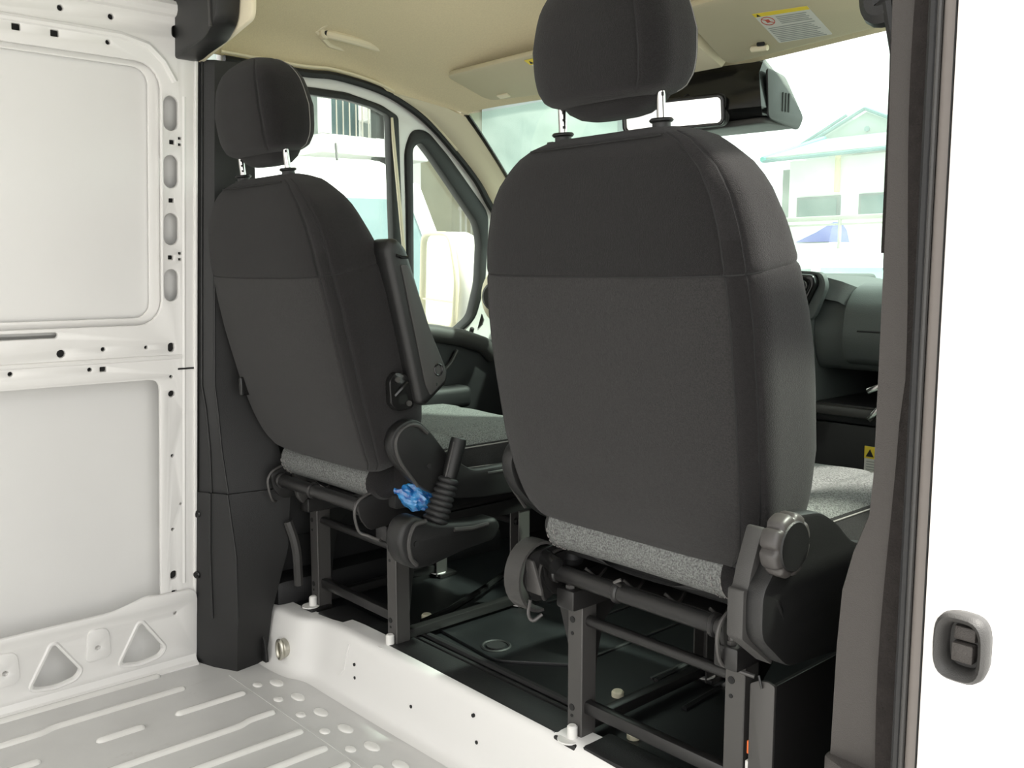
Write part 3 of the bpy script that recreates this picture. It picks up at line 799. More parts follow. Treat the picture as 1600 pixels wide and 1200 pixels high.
    part('cushion_roll', loft(roll[1:-1]), 'fab_mesh', root, None, 60)
    part('roll_end', loft([roll[0], roll[1]]), 'fab_side', root, None, 60); part('roll_end', loft([roll[-2], roll[-1]]), 'fab_side', root, None, 60)
    for k in (1, 2, nx - 2, nx - 1):
        c = sum(roll[k], Vector()) / 24
        for a in range(12, 24, 1):
            pa = roll[k][a]; pb = roll[k][a].lerp(roll[k][(a + 1) % 24], .6)
            d = (pa - c).normalized() * .0012
            part('stitch', cyl(pa + d, pb + d, .0011, 5), 'stitch', root)
    part('under_tray', box((x0 - .22, hy - .03, .475), (x0 + .22, cy1 - .06, .51), .01), 'dark', root)
    # ---------- outer side shield with recliner knob
    sx = x0 + o * .297
    Y = lambda y: y + (hy - 1.24)
    sh = [(1.092, .645), (1.080, .60), (1.052, .575), (1.052, .510), (1.120, .452), (1.31, .432), (1.42, .475), (1.70, .49), (1.72, .535), (1.42, .565), (1.285, .600), (1.235, .640), (1.19, .662), (1.13, .668)]
    shd = part('side_shield', prism_x(rpoly([(Y(y), z) for y, z in sh], .018), sx, sx + o * .032, .005), 'plastic', root)
    part('shield_rear_edge', prism_x(rpoly([(Y(1.045), .573), (Y(1.055), .573), (Y(1.063), .600), (Y(1.076), .630), (Y(1.086), .652), (Y(1.094), .652), (Y(1.088), .61), (Y(1.075), .56), (Y(1.075), .515), (Y(1.125), .47), (Y(1.120), .448), (Y(1.045), .505)], .004), sx - o * .020, sx + o * .006, .002), 'plastic_grey', root, shd)
    kn = Vector((sx + o * .022, Y(1.096), .634)); ks = []
    for h, q in ((0, .95), (.005, 1), (.020, 1), (.025, .94), (.027, .82)):
        ks.append([kn + Vector((o * h, 0, 0)) + Vector((0, math.cos(a), math.sin(a))) * (.0445 * q * (1 - .13 * max(0, math.cos(a * 8)) ** 3)) for a in [2 * math.pi * k / 108 for k in range(108)]])
    knb = part('recliner_knob', loft(ks), 'knob', root, None, 50)
    part('knob_cap', cyl(kn + Vector((o * .025, 0, 0)), kn + Vector((o * .029, 0, 0)), .035, 28, bev=.002), 'plastic', root, knb)
    part('shield_lever', tube(smooth_path([kn + Vector((o * .002, -.025, -.065)), kn + Vector((o * .006, -.005, -.085)), kn + Vector((o * .004, .01, -.11))], 5), .006, 8), 'plastic', root, shd)
    part('shield_screw', cyl(kn + Vector((-.002 * o, .11, -.10)), kn + Vector((o * .003, .11, -.10)), .006, 10), 'gloss', root, shd)
    # ---------- inner side cover
    ix = x0 - o * .274
    Z = lambda y: y + (hy - 1.195)
    ic = [(1.098, .640), (1.108, .672), (1.140, .690), (1.172, .686), (1.205, .656), (1.25, .60), (1.32, .556), (1.46, .556), (1.66, .54), (1.66, .48), (1.35, .490), (1.27, .500), (1.205, .520), (1.15, .560), (1.112, .600)]
    cv = part('recliner_cover', prism_x(rpoly([(Z(y), z) for y, z in ic], .02), ix, ix - o * .030, .006), 'plastic', root)
    rim = smooth_path([(ix - o * .031, Z(y), z) for y, z in ((1.165, .545), (1.122, .602), (1.110, .640), (1.120, .665), (1.145, .678), (1.170, .674), (1.192, .656))], 5)
    part('cover_rim', tube(rim, .004, 8), 'plastic_grey', root, cv)
    part('cover_screw', cyl((ix - o * .028, Z(1.195), .585), (ix - o * .033, Z(1.195), .585), .006, 12), 'dark', root, cv)
    part('valance_line', tube([(ix - o * .030, Z(1.36), .545), (ix - o * .030, Z(1.62), .540)], .003, 6), 'plastic_grey', root, cv)
    # ---------- slide frame: cross tube, brackets, rails, wire hoops
    ty, tz = hy - .062 if not driver else hy - .085, (.452 if not driver else .484)
    tl, tr_ = x0 - .195, x0 + .185
    part('cross_tube', cyl((tl, ty, tz), (tr_, ty, tz), .0155, 20), 'steel_black', root)
    for xx in (tl + .012, (tl + tr_) / 2 - .03, tr_ - .02):
        part('tube_collar', cyl((xx - .006, ty, tz), (xx + .006, ty, tz), .0195, 20, bev=.003), 'steel_black', root)
    part('link_rod', cyl((x0 - .04, ty + .05, tz + .022), (tr_ - .01, ty + .05, tz + .022), .005, 10), 'steel_black', root)
    for s, xx in ((-1, tl - .006), (1, tr_ + .006)):
        pp = rpoly([(ty - .025, tz + .018), (ty + .012, tz + .030), (ty + .10, tz + .030), (ty + .40, tz + .02), (ty + .40, tz - .03), (ty + .06, tz - .045), (ty + .005, tz - .050), (ty - .018, tz - .02)], .012)
        part('slide_bracket', prism_x(pp, xx - .004, xx + .004, .001), 'steel_black', root)
        hoop = smooth_path([(xx, ty + .08, tz + .040), (xx, ty + .0, tz + .030), (xx, ty - .030, tz + .004), (xx, ty - .022, tz - .045), (xx + s * .012, ty - .004, tz - .058), (xx + s * .045, ty + .004, tz - .062)], 5)
        part('wire_hoop', tube(hoop, .0034, 8), 'steel_grey', root)
    px = x0 + ped_dx
    for s in (-1, 1):
        part('slide_rail', box((px + s * .172 - .022, 1.16, .395), (px + s * .172 + .022, 1.68, .432), .004), 'steel_black', root)
        part('rail_bolt', join(cyl((px + s * .172, 1.175, .43), (px + s * .172, 1.175, .452), .006, 10), cyl((px + s * .172, 1.175, .43), (px + s * .172, 1.175, .438), .009, 6)), 'steel_grey', root)
    part('seat_pan', box((px - .19, 1.22, .432), (px + .19, 1.66, .452), .006), 'steel_black', root)
    for k in range(4):
        part('pan_spring', tube(smooth_path([(px - .15 + .09 * k, 1.19, .47), (px - .14 + .09 * k, 1.21, .452), (px - .155 + .09 * k, 1.25, .456)], 4), .003, 6), 'steel_grey', root)
    part('pan_lever', tube([(px - .05, 1.17, .468), (px - .045, 1.15, .480), (px - .035, 1.155, .486)], .003, 8), 'steel_grey', root)
    # ---------- pedestal: four channel legs with cross bars
    for s in (-1, 1):
        for yy, f in ((1.19, -1), (1.60, 1)):
            lx = px + s * .172
            bm = bmesh.new()
            bm_box(bm, (lx - .018, yy - .003, BZ + .004), (lx + .018, yy + .003, .398), .0015, 1)
            bm_box(bm, (lx - .018, min(yy, yy - f * .035), BZ + .004), (lx - .014, max(yy, yy - f * .035), .398), .001, 1)
            bm_box(bm, (lx + .014, min(yy, yy - f * .035), BZ + .004), (lx + .018, max(yy, yy - f * .035), .398), .001, 1)
            lg = part('leg', frombm(bm), 'steel_grey', root)
            if f < 0:
                for z, r in ((.368, .0062), (.342, .0035), (.200, .0065), (.184, .003)):
                    part('leg_hole', cyl((lx - .006, yy - .0042, z), (lx - .006, yy - .0020, z), r, 10), 'dark', root, lg)
            foot = part('foot_plate', box((lx - .028, yy - .030, BZ + .0005), (lx + .028, yy + .030, BZ + .012), .003), 'steel_black', root, lg)
            part('foot_bolt', cyl((lx + .004, yy - .012, BZ + .010), (lx + .004, yy - .012, BZ + .038), .010, 12, bev=.003), 'white_plastic', root, lg)
            part('foot_washer', cyl((lx + .002, yy - .018, BZ + .011), (lx + .002, yy - .018, BZ + .014), .022, 16), 'white_plastic', root, lg)
        lx = px + s * .172
        part('side_gusset', prism_x(rpoly([(1.205, .395), (1.32, .395), (1.26, .35), (1.245, .29), (1.23, .17), (1.205, .15)], .01), lx - .004, lx + .004, .001), 'steel_black', root)
        part('side_beam', box((lx - .012, 1.21, .150), (lx + .012, 1.60, .172), .003), 'steel_black', root)
    part('cross_bar', cyl((px - .17, 1.205, .368), (px + .17, 1.205, .368), .010, 14), 'steel_black', root)
    part('cross_bar', box((px - .17, 1.195, .192), (px + .17, 1.215, .216), .004), 'steel_black', root)
    part('cross_bar', cyl((px - .17, 1.585, .36), (px + .17, 1.585, .36), .010, 14), 'steel_black', root)
    return root

psg = make_seat('passenger_seat', 'nearer charcoal fabric seat with ribbed recliner knob, beside the right door pillar', 0.410, 1.240, 1.205, 9.2, .025, 1, False)
drv = make_seat('driver_seat', 'farther charcoal fabric seat with a folded-up armrest, beside the left window', -0.482, 1.190, 1.140, 14.2, -.010, -1, True)

# armrest and its bracket on the driver's seat
ax0, ax1 = -.232, -.162
AY = -.010
arm_poly = rpoly([(1.088, 1.040), (1.098, 1.062), (1.118, 1.064), (1.140, 1.045), (1.200, .88), (1.246, .785), (1.242, .760), (1.185, .716), (1.165, .722)], .012)
arm = part('armrest', prism_x([(y + AY, z) for y, z in arm_poly], ax0, ax1, .012), 'plastic', drv, None, 50)
part('armrest_lid', prism_x(rpoly([(1.112, 1.012), (1.130, 1.010), (1.186, .872), (1.226, .785), (1.222, .768), (1.183, .738), (1.170, .765)], .006), ax1 - .002, ax1 + .003, .001), 'plastic_grey', drv, arm)
part('armrest_grip', tube([(ax1 + .001, 1.102, 1.030), (ax1 + .002, 1.115, 1.026), (ax1 + .001, 1.130, 1.026)], .003, 8), 'gloss', drv, arm)
part('armrest_button', tube([(ax1 + .003, 1.204 + .010 * math.cos(a * math.pi / 10), .792 + .012 * math.sin(a * math.pi / 10)) for a in range(20)], .0022, 6, True), 'gloss', drv, arm)
part('armrest_screw', cyl((ax1 + .001, 1.199, .762), (ax1 + .004, 1.199, .762), .0035, 10), 'chrome', drv, arm)
br = part('armrest_bracket', prism_x(rpoly([(1.095, .775), (1.110, .792), (1.140, .785), (1.160, .755), (1.155, .712), (1.118, .708), (1.098, .725)], .008), -.205, -.181, .004), 'gloss', drv)
part('bracket_bolt', cyl((-.183, 1.114, .776), (-.177, 1.114, .776), .006, 10), 'steel_grey', drv, br)
part('bracket_bolt', cyl((-.183, 1.142, .724), (-.177, 1.142, .724), .006, 10), 'steel_grey', drv, br)
part('bracket_pin', tube([(-.181, 1.108, .742), (-.177, 1.122, .756), (-.179, 1.138, .768)], .005, 8), 'gloss', drv, br)

# guard strap and inner end of the passenger's slide frame
gs = thing('seat_slide_guard', 'curved dark guard strap round the slide end on the left of the nearer seat', 'seat guard', (.20, 1.15, .42))
arc = [(.195, 1.150 + .058 * math.cos(a), .446 + .066 * math.sin(a)) for a in [R(65 + 14 * k) for k in range(16)]]
part('strap', ribbon(arc, .040, .005, up=(0, .2, 1)) if False else loft([[(x - .02, y, z), (x + .02, y, z), (x + .02, 1.150 + (y - 1.150) * .92, .446 + (z - .446) * .92), (x - .02, 1.150 + (y - 1.150) * .92, .446 + (z - .446) * .92)] for x, y, z in arc]), 'plastic_grey', gs, None, 40)
part('end_plate', prism_x(rpoly([(1.125, .492), (1.200, .498), (1.215, .44), (1.18, .396), (1.135, .400), (1.112, .44)], .012), .200, .208, .002), 'steel_black', gs)
part('end_flap', prism_y(rpoly([(.205, .484), (.222, .484), (.246, .432), (.246, .425), (.208, .425)], .003), 1.118, 1.124, .001), 'steel_grey', gs)
part('end_tube', cyl((.205, 1.165, .478), (.240, 1.160, .470), .016, 14), 'gloss', gs)
part('hook', tube(smooth_path([(.215, 1.12, .41), (.216, 1.115, .385), (.228, 1.115, .376), (.236, 1.13, .386)], 4), .0035, 8), 'steel_grey', gs)
part('boot', tube([(.215, 1.23 + .0, .455 + .012 * k) for k in range(6)], .02, 14, rs=[.022 if k % 2 else .017 for k in range(6)]), 'rubber', gs)
part('stay', prism_y(rpoly([(.205, .405), (.246, .400), (.258, .33), (.238, .31)], .004), 1.196, 1.202, .001), 'steel_black', gs)

# parking brake by the driver's seat
pb = thing('parking_brake', 'parking brake lever with ribbed rubber boot and long dark housing', 'brake lever', (-.20, 1.25, .38))
hs = rpoly([(1.105, .440), (1.120, .478), (1.150, .490), (1.205, .462), (1.30, .448), (1.375, .446), (1.388, .425), (1.370, .395), (1.28, .388), (1.19, .372), (1.150, .372), (1.118, .395)], .02)
hs = [(y - .028, z + .006) for y, z in hs]
hb_ = part('brake_housing', prism_x(hs, -.188, -.134, .010), 'plastic', pb, None, 50)
part('housing_rim', tube(smooth_path([(-0.1325, 1.147, 0.480), (-0.1315, 1.117, 0.476), (-0.1305, 1.102, 0.446), (-0.1305, 1.106, 0.411), (-0.1315, 1.122, 0.391)], 5), .005, 8), 'plastic_grey', pb, hb_)
part('housing_recess', tube([(-0.1330, 1.222, 0.448), (-0.1330, 1.272, 0.442), (-0.1330, 1.317, 0.444)], .005, 8), 'plastic_grey', pb, hb_)
part('housing_screw', cyl((-.137, 1.122, .436), (-.131, 1.122, .436), .006, 12), 'dark', pb, hb_)
part('support_stay', box((-.300, 1.20, .405), (-.180, 1.24, .425), .003), 'dark', pb)
a0 = Vector((-.162, 1.192, .464)); a1 = Vector((-.158, 1.230, .556)); a2 = Vector((-.155, 1.256, .642))
npl = 25; pts = [a0.lerp(a1, k / (npl - 1)) for k in range(npl)]
part('rubber_boot', tube(pts, .02, 18, rs=[(.0265 - .006 * k / npl) + (.0022 if (k // 1) % 3 else -.0025) for k in range(npl)]), 'rubber', pb, None, 60)
d = (a2 - a1).normalized()
grip = part('grip', tube([a1 - d * .01, a1 + d * .01, a1 + d * .05, a2 - d * .012, a2 - d * .003, a2], .018, 16, rs=[.015, .0165, .0178, .0178, .0165, .011]), 'plastic', pb, None, 50)
part('grip_edge', tube([a1 + d * .004 + Vector((.006, -.0165, .0)), a2 - d * .010 + Vector((.006, -.0175, 0)), a2 + Vector((.004, -.006, .001)), a2 + Vector((.002, .008, .001))], .0018, 6), 'steel_grey', pb, grip)

# crumpled blue packet wedged under the driver's seat
bm = bmesh.new(); bmesh.ops.create_icosphere(bm, subdivisions=4, radius=1.0)
for v in bm.verts:
    n = v.co.normalized()
    k = 1 + .12 * math.sin(9 * n.x + 4 * n.z) * math.sin(7 * n.y) + random.uniform(-.07, .07)
    v.co = Vector((n.x * .058 * k, n.y * .030 * k, n.z * .033 * k))
me = frombm(bm)
bagm = Matrix.Translation((-.262, 1.205, .505)) @ Matrix.Rotation(R(18), 4, 'Y') @ Matrix.Rotation(R(25), 4, 'Z')
me.transform(bagm)
bag = one('plastic_packet', me, 'blue', (-.262, 1.205, .478), 'crumpled shiny blue plastic packet wedged under the farther seat', 'packet', sm=20)

# ================================================================== CAB FITTINGS
# plate beside the passenger pedestal, kick panels
kp = struct('wall_cab_left', box((-.90, 1.10, .0), (-.815, 2.4, .46), .01), 'dash_dark')
link('footwell_side', box((-.90, 1.93, .40), (-.81, 2.40, .90), .01), 'dash_dark', kp)
link('rocker', box((-.86, 1.12, .12), (-.74, 1.9, .20), .02), 'rubber', kp)
fp = struct('wall_front', box((-.90, 2.30, .0), (.95, 2.36, .90), 0), 'dash_dark')
cp = thing('fuse_panel', 'flat dark grey metal panel standing beside the nearer seat pedestal', 'panel', (.665, 1.20, BZ))
part('face', prism_y(rpoly([(.642, BZ + .001), (.684, BZ + .001), (.684, .388), (.672, .392), (.655, .388), (.642, .380)], .003), 1.176, 1.182, .001), 'steel_grey', cp)
part('side', box((.676, 1.182, BZ + .001), (.684, 1.50, .388), .002), 'steel_black', cp)
part('clip', tube([(.658, 1.174, .398), (.662, 1.172, .390), (.664, 1.173, .380)], .002, 6), 'steel_black', cp)
part('orange_tab', box((.634, 1.184, .262), (.6415, 1.194, .283), .001), 'orange', cp)
part('white_tab', box((.632, 1.184, .235), (.6415, 1.194, .25), .001), 'white_plastic', cp)

# tie-down ring on the riser
tr = thing('tie_down_ring', 'folded zinc tie-down ring on the white riser beside the black pillar trim', 'tie-down ring', (-.668, 1.09, .03))
part('base_disc', cyl((-.668, 1.103, .054), (-.668, 1.086, .054), .024, 24, bev=.003), 'zinc', tr)
part('ring', tube([(-.664 + .014 * math.cos(a * math.pi / 10), 1.082, .054 + .024 * math.sin(a * math.pi / 10)) for a in range(20)], .0045, 8, True), 'zinc', tr)

# grab handle
gh = thing('grab_handle', 'cream recessed grab handle on the headliner above the left window', 'grab handle', (-.66, 1.355, 1.57))
part('recess', tube(smooth_path([(-.690, 1.245, 1.585), (-.660, 1.27, 1.600), (-.645, 1.355, 1.603), (-.652, 1.44, 1.594), (-.685, 1.470, 1.572), (-.708, 1.44, 1.555), (-.712, 1.355, 1.556), (-.708, 1.27, 1.562)], 4)[:-1], .008, 8, True), 'liner_trim', gh)
part('bar', tube(smooth_path([(-.690, 1.265, 1.580), (-.672, 1.285, 1.575), (-.668, 1.355, 1.570), (-.672, 1.425, 1.564), (-.692, 1.448, 1.562)], 6), .011, 10), 'liner_trim', gh)
for y, z in ((1.265, 1.580), (1.448, 1.562)):
    part('end_cap', cyl((-.70, y, z), (-.675, y, z - .002), .014, 12, bev=.003), 'liner_trim', gh)
    part('screw_hole', cyl((-.676, y, z - .002), (-.673, y, z - .0025), .006, 10), 'dark', gh)

# sun visors
def vis_z(y): return 1.5 - .375 * (y - 1.56)
def visor(name, label, x0, x1, y0, y1a, y1b):
    u = Vector((1, 0, 0)); v = Vector((0, 1, -.375)).normalized()
    m = frame3((0, 1.56, 1.500), u, v)
    L = lambda y: (y - 1.56) * 1.068
    t = thing(name, label, 'sun visor', ((x0 + x1) / 2, (y0 + y1a) / 2, vis_z((y0 + y1a) / 2)))
    poly = rpoly([(x0, L(y0)), (x1, L(y0)), (x1 + (.02 if x1 > 0 else -.02), L(y1b)), (x0 + .02 * (1 if x0 < 0 else -1), L(y1a))], .025)
    bd = part('visor_body', plate(poly, [], .016, m @ Matrix.Translation((0, 0, .008)), .006), 'visor', t)
    return t, m, L, bd
vl, mL, LL, b1 = visor('sun_visor', 'cream sun visor folded up above the left half of the windscreen', -.585, -.10, 1.560, 1.695, 1.735)
part('visor_clip', box((-.01, -.008, -.004), (.03, .008, .002), .002, 2, mL @ Matrix.Translation((-.50, LL(1.682), 0))), 'liner_trim', vl)
part('warning_sticker', plate(rpoly([(-.288, LL(1.572)), (-.20, LL(1.572)), (-.20, LL(1.64)), (-.288, LL(1.64))], .002), [], .0006, mL @ Matrix.Translation((0, 0, -.0008))), 'paper', vl)
part('sticker_band', plate(rpoly([(-.290, LL(1.570)), (-.20, LL(1.570)), (-.20, LL(1.590)), (-.290, LL(1.590))], .002), [], .0006, mL @ Matrix.Translation((0, 0, -.0016))), 'yellow', vl)
part('sticker_triangle', plate([(-.284, LL(1.586)), (-.272, LL(1.586)), (-.278, LL(1.575))], [], .0005, mL @ Matrix.Translation((0, 0, -.0022))), 'dark', vl)
vr, mR, LR, b2 = visor('sun_visor', 'cream sun visor with yellow and white warning label, above the right half of the windscreen', .19, .66, 1.535, 1.735, 1.70)
lab = part('warning_label', plate(rpoly([(.326, LR(1.594)), (.436, LR(1.606)), (.436, LR(1.700)), (.324, LR(1.694))], .003), [], .0006, mR @ Matrix.Translation((0, 0, -.0008))), 'paper', vr)
part('label_header', plate([(.326, LR(1.594)), (.436, LR(1.606)), (.4362, LR(1.616)), (.3262, LR(1.605))], [], .0006, mR @ Matrix.Translation((0, 0, -.0014))), 'yellow', vr, lab)
part('label_triangle', plate([(.331, LR(1.604)), (.339, LR(1.6045)), (.335, LR(1.597))], [], .0006, mR @ Matrix.Translation((0, 0, -.0019))), 'dark', vr, lab)
cx, cy = .343, LR(1.623)
ring = [mR @ Vector((cx + .013 * math.cos(a * math.pi / 12), cy + .013 * math.sin(a * math.pi / 12), -.0012)) for a in range(24)]
part('label_symbol', join(tube(ring, .0009, 5, True), tube([ring[3], ring[15]], .0009, 5), box((-.004, -.005, -.0004), (.004, .005, .0004), 0, 1, mR @ Matrix.Translation((cx, cy, -.0012)))), 'red', vr, lab)
lines = []
for k in range(5): lines.append((.364, .425 - .004 * (k % 2), 1.6155 + .0052 * k))
for k in range(9): lines.append((.330, .426 - .010 * ((k * 3) % 4) / 3, 1.644 + .0056 * k))
for x0_, x1_, y in lines:
    part('label_line', plate([(x0_, LR(y)), (x1_, LR(y + .006)), (x1_, LR(y + .0082)), (x0_, LR(y + .0022))], [], .0005, mR @ Matrix.Translation((0, 0, -.0013))), 'print', vr, lab)
part('visor_clip', cyl(mR @ Vector((.262, LR(1.690), -.006)), mR @ Vector((.300, LR(1.694), -.006)), .006, 10, bev=.002), 'liner_trim', vr)
part('clip_hook', cyl(mR @ Vector((.282, LR(1.682), -.003)), mR @ Vector((.296, LR(1.684), -.003)), .004, 8), 'dark', vr)

# overhead console between the visors
oc = thing('overhead_console', 'cream overhead lamp console on the headliner above the inside mirror', 'console', (.09, 1.66, 1.50))
part('shell', loft([[(x, y, z) for x, y, z in r] for r in (
    [(-.02, 1.50, 1.58), (.17, 1.50, 1.58), (.15, 1.55, 1.520), (0, 1.55, 1.520)],
    [(-.04, 1.66, 1.54), (.18, 1.66, 1.54), (.15, 1.66, 1.468), (-.01, 1.66, 1.468)],
    [(-.05, 1.78, 1.50), (.18, 1.78, 1.50), (.14, 1.76, 1.440), (0, 1.76, 1.440)])]), 'liner_trim', oc, None, 30)
part('lamp_lens', box((.03, 1.60, 1.478), (.125, 1.67, 1.490), .004), 'plastic_grey', oc)

# camera housing and rear-view mirror
ch_ = thing('sensor_housing', 'large black sensor housing behind the windscreen top, right of the mirror', 'sensor housing', (.10, 1.84, 1.44))
SH = Vector((-.055, 0, .012))
part('shell', loft([[Vector(p) + SH for p in r_] for r_ in [
    [(-.10, 1.80, 1.455), (.275, 1.80, 1.440), (.275, 1.83, 1.425), (-.10, 1.83, 1.44)],
    [(-.02, 1.775, 1.420), (.280, 1.775, 1.405), (.280, 1.88, 1.39), (-.02, 1.88, 1.39)],
    [(.07, 1.775, 1.345), (.288, 1.775, 1.335), (.286, 1.93, 1.33), (.07, 1.93, 1.33)],
    [(.095, 1.80, 1.318), (.275, 1.80, 1.320), (.275, 1.93, 1.315), (.095, 1.93, 1.315)]]]), 'gloss', ch_, None, 40)
part('side_cover', prism_x(rpoly([(1.79, 1.43), (1.86, 1.42), (1.94, 1.34), (1.92, 1.31), (1.80, 1.325)], .012), .230, .236, .002), 'plastic', ch_)
for k in range(3):
    part('vent_slit', box((.2345, 1.85 + .012 * k, 1.345), (.2375, 1.854 + .012 * k, 1.385)), 'dark', ch_)
part('under_cover', prism_z(rpoly([(-.02, 1.80), (.225, 1.80), (.225, 1.93), (-.03, 1.90)], .02), 1.316, 1.330, .004), 'plastic_grey', ch_)
rm = thing('rear_view_mirror', 'wide rear-view mirror in a dark frame below the windscreen top', 'mirror', (.03, 1.76, 1.365))
mm = Matrix.Translation((.020, 1.745, 1.352)) @ Matrix.Rotation(R(14), 4, 'Z') @ Matrix.Rotation(R(8), 4, 'X')
mxz = mm @ frame3((0, 0, 0), (1, 0, 0), (0, 0, 1))
part('mirror_back', plate(rrect(-.128, -.036, .128, .036, .018), [], .022, mxz @ Matrix.Translation((0, 0, -.010)), .006), 'plastic_grey', rm)
part('mirror_frame', plate(rrect(-.126, -.034, .126, .034, .016), [rrect(-.117, -.027, .117, .027, .010)], .008, mxz @ Matrix.Translation((0, 0, .005)), .002), 'gloss', rm)
part('mirror_glass', plate(rrect(-.118, -.028, .118, .028, .010), [], .003, mxz @ Matrix.Translation((0, 0, .003))), 'mirror', rm)
part('stem', tube([(.02, 1.765, 1.37), (.05, 1.80, 1.41), (.06, 1.82, 1.44)], .012, 10), 'plastic', rm)

# dashboard
ds = thing('dashboard', 'dark grey dashboard with square air vent and glove compartment, under the windscreen', 'dashboard', (0, 2.1, .55))
prof = [(1.96, .60), (1.945, .70), (1.95, .80), (1.95, .90), (1.975, .955), (2.03, .975), (2.20, .962), (2.45, .90), (2.45, .55), (2.02, .55)]
part('dash_body', prism_x(rpoly(prof, .03), -.80, .27, .004), 'dash', ds)
part('dash_body', prism_x(rpoly([(1.99, .775), (1.97, .80), (1.955, .86), (1.965, .93), (2.0, .962), (2.05, .972), (2.20, .962), (2.45, .90), (2.45, .775)], .03), .27, .86, .004), 'dash', ds)
glove = part('glovebox_lid', prism_x(rpoly([(1.975, .790), (1.945, .800), (1.930, .85), (1.940, .92), (1.972, .958), (2.02, .972), (2.03, .90), (2.0, .79)], .02), .352, .80, .006), 'dash', ds)
part('lid_crease', tube([(.39, 1.931, .868), (.79, 1.931, .868)], .0018, 6), 'seam', ds, glove)
part('lower_shelf', box((.27, 1.97, .655), (.86, 2.35, .700), .008), 'dash_dark', ds)
part('lower_panel', box((.27, 1.975, .45), (.86, 2.10, .655), .01), 'dash_dark', ds)
part('shelf_edge', box((.27, 1.955, .672), (.86, 1.975, .695), .006), 'plastic_grey', ds)
# vent
vy = 1.925
vo = rpoly([(.150, .998), (.285, .990), (.292, .970), (.268, .925), (.255, .895), (.150, .895)], .014)
vent = part('air_vent', plate(vo, [rpoly([(.160, .984), (.268, .978), (.274, .966), (.252, .925), (.240, .915), (.160, .915)], .010)], .03, frame3((0, vy + .01, 0), (1, 0, 0), (0, 0, 1)), .004), 'gloss', ds)
part('vent_rim', tube([(x, vy - .006, z) for x, z in rpoly([(.163, .981), (.266, .975), (.271, .966), (.250, .927), (.239, .918), (.163, .918)], .010)], .0018, 6, True), 'steel_grey', ds, vent)
for z in (.970, .958, .946, .934, .924):
    part('vent_slat', box((.162, vy + .002, z - .0015), (.262 - (.97 - z) * .4, vy + .022, z + .0015)), 'plastic_grey', ds, vent)
part('vent_knob', box((.212, vy - .010, .950), (.246, vy + .006, .964), .003), 'gloss', ds, vent)
part('vent_back', prism_y(vo, 1.945, 1.950), 'dark', ds, vent)
part('vent_surround', plate(rpoly([(.14, 1.004), (.30, .996), (.312, .965), (.28, .885), (.14, .885)], .02), [vo], .02, frame3((0, vy + .018, 0), (1, 0, 0), (0, 0, 1)), .006), 'dash', ds)
part('dash_crest', loft([[(.27, 1.955, .94), (.27, 1.96, .99), (.27, 2.2, .985), (.27, 2.2, .9)], [(.33, 1.955, .93), (.33, 1.965, .975), (.33, 2.2, .975), (.33, 2.2, .9)], [(.37, 1.98, .90), (.37, 2.0, .955), (.37, 2.2, .96), (.37, 2.2, .9)]]), 'dash', ds, None, 50)
part('dash_crest', box((.02, 1.955, .90), (.27, 2.25, .992), .012, 3), 'dash', ds)
# corner pod by the left pillar
bm = bmesh.new(); bmesh.ops.create_uvsphere(bm, u_segments=28, v_segments=16, radius=1.0)
for v in bm.verts: v.co = Vector((-.672 + v.co.x * .055, 1.835 + v.co.y * .065, .925 + v.co.z * .085))
part('corner_pod', frombm(bm), 'liner_trim', ds, None, 80)
part('pod_speaker', cyl((-.645, 1.80, .925), (-.628, 1.775, .925), .045, 24, bev=.006), 'plastic_grey', ds)
# yellow sticker and latches on the lower panel
stk = part('warning_sticker', box((.398, 1.9735, .548), (.455, 1.9752, .610), 0), 'paper', ds)
part('sticker_band', box((.398, 1.9725, .583), (.455, 1.9740, .610)), 'yellow', ds, stk)
part('sticker_triangle', plate([(.402, .587), (.420, .587), (.411, .604)], [], .0008, frame3((0, 1.972, 0), (1, 0, 0), (0, 0, 1))), 'dark', ds, stk)
part('sticker_letter', join(*[tube([(a, 1.9718, za), (b, 1.9718, zb)], .0012, 5) for a, za, b, zb in ((.424, .603, .427, .588), (.427, .588, .430, .600), (.430, .600, .433, .588), (.433, .588, .436, .603))]), 'dark', ds, stk)
part('sticker_line', join(*[box((.403, 1.973, .575 - .006 * k), (.450 - .006 * (k % 2), 1.9736, .577 - .006 * k)) for k in range(4)]), 'print', ds, stk)
for z, a in ((.745, 25), (.690, 50)):
    part('latch', box((-.024, -.006, -.007), (.024, .006, .007), .003, 2, Matrix.Translation((.430, 1.955, z)) @ Matrix.Rotation(R(-a), 4, 'Y')), 'chrome', ds)
part('side_bin', box((.44, 1.93, .700), (.60, 1.99, .722), .006), 'plastic_grey', ds)

# door mirror outside the quarter window
OMS = 1
om = thing('door_mirror', 'tall white door mirror outside the quarter window', 'mirror', (-1.02, 1.98, .80))
omx = Matrix.Translation((-1.06, 1.90, .960)) @ Matrix.Rotation(R(-10), 4, 'Z') @ Matrix.Rotation(R(2), 4, 'Y')
fr = omx @ frame3((0, 0, 0), (1, 0, 0), (0, 0, 1))
mo = rpoly([(-.125, -.15), (.115, -.15), (.135, .02), (.085, .165), (-.115, .165)], .045)
part('mirror_shell', plate(mo, [], .10, fr @ Matrix.Translation((0, 0, -.055)), .03), 'white_plastic', om, None, 60)
mi = rpoly([(-.112, -.138), (.103, -.138), (.121, .02), (.075, .152), (-.103, .152)], .04)
part('mirror_rim', plate(mo, [mi], .02, fr @ Matrix.Translation((0, 0, .002)), .006), 'liner_trim', om, None, 60)
part('mirror_glass', plate(mi, [], .004, fr @ Matrix.Translation((0, 0, -.002))), 'mirror', om)
part('mirror_divider', box((-.112, -.062, -.002), (.106, -.056, .004), 0, 1, fr), 'liner_trim', om)
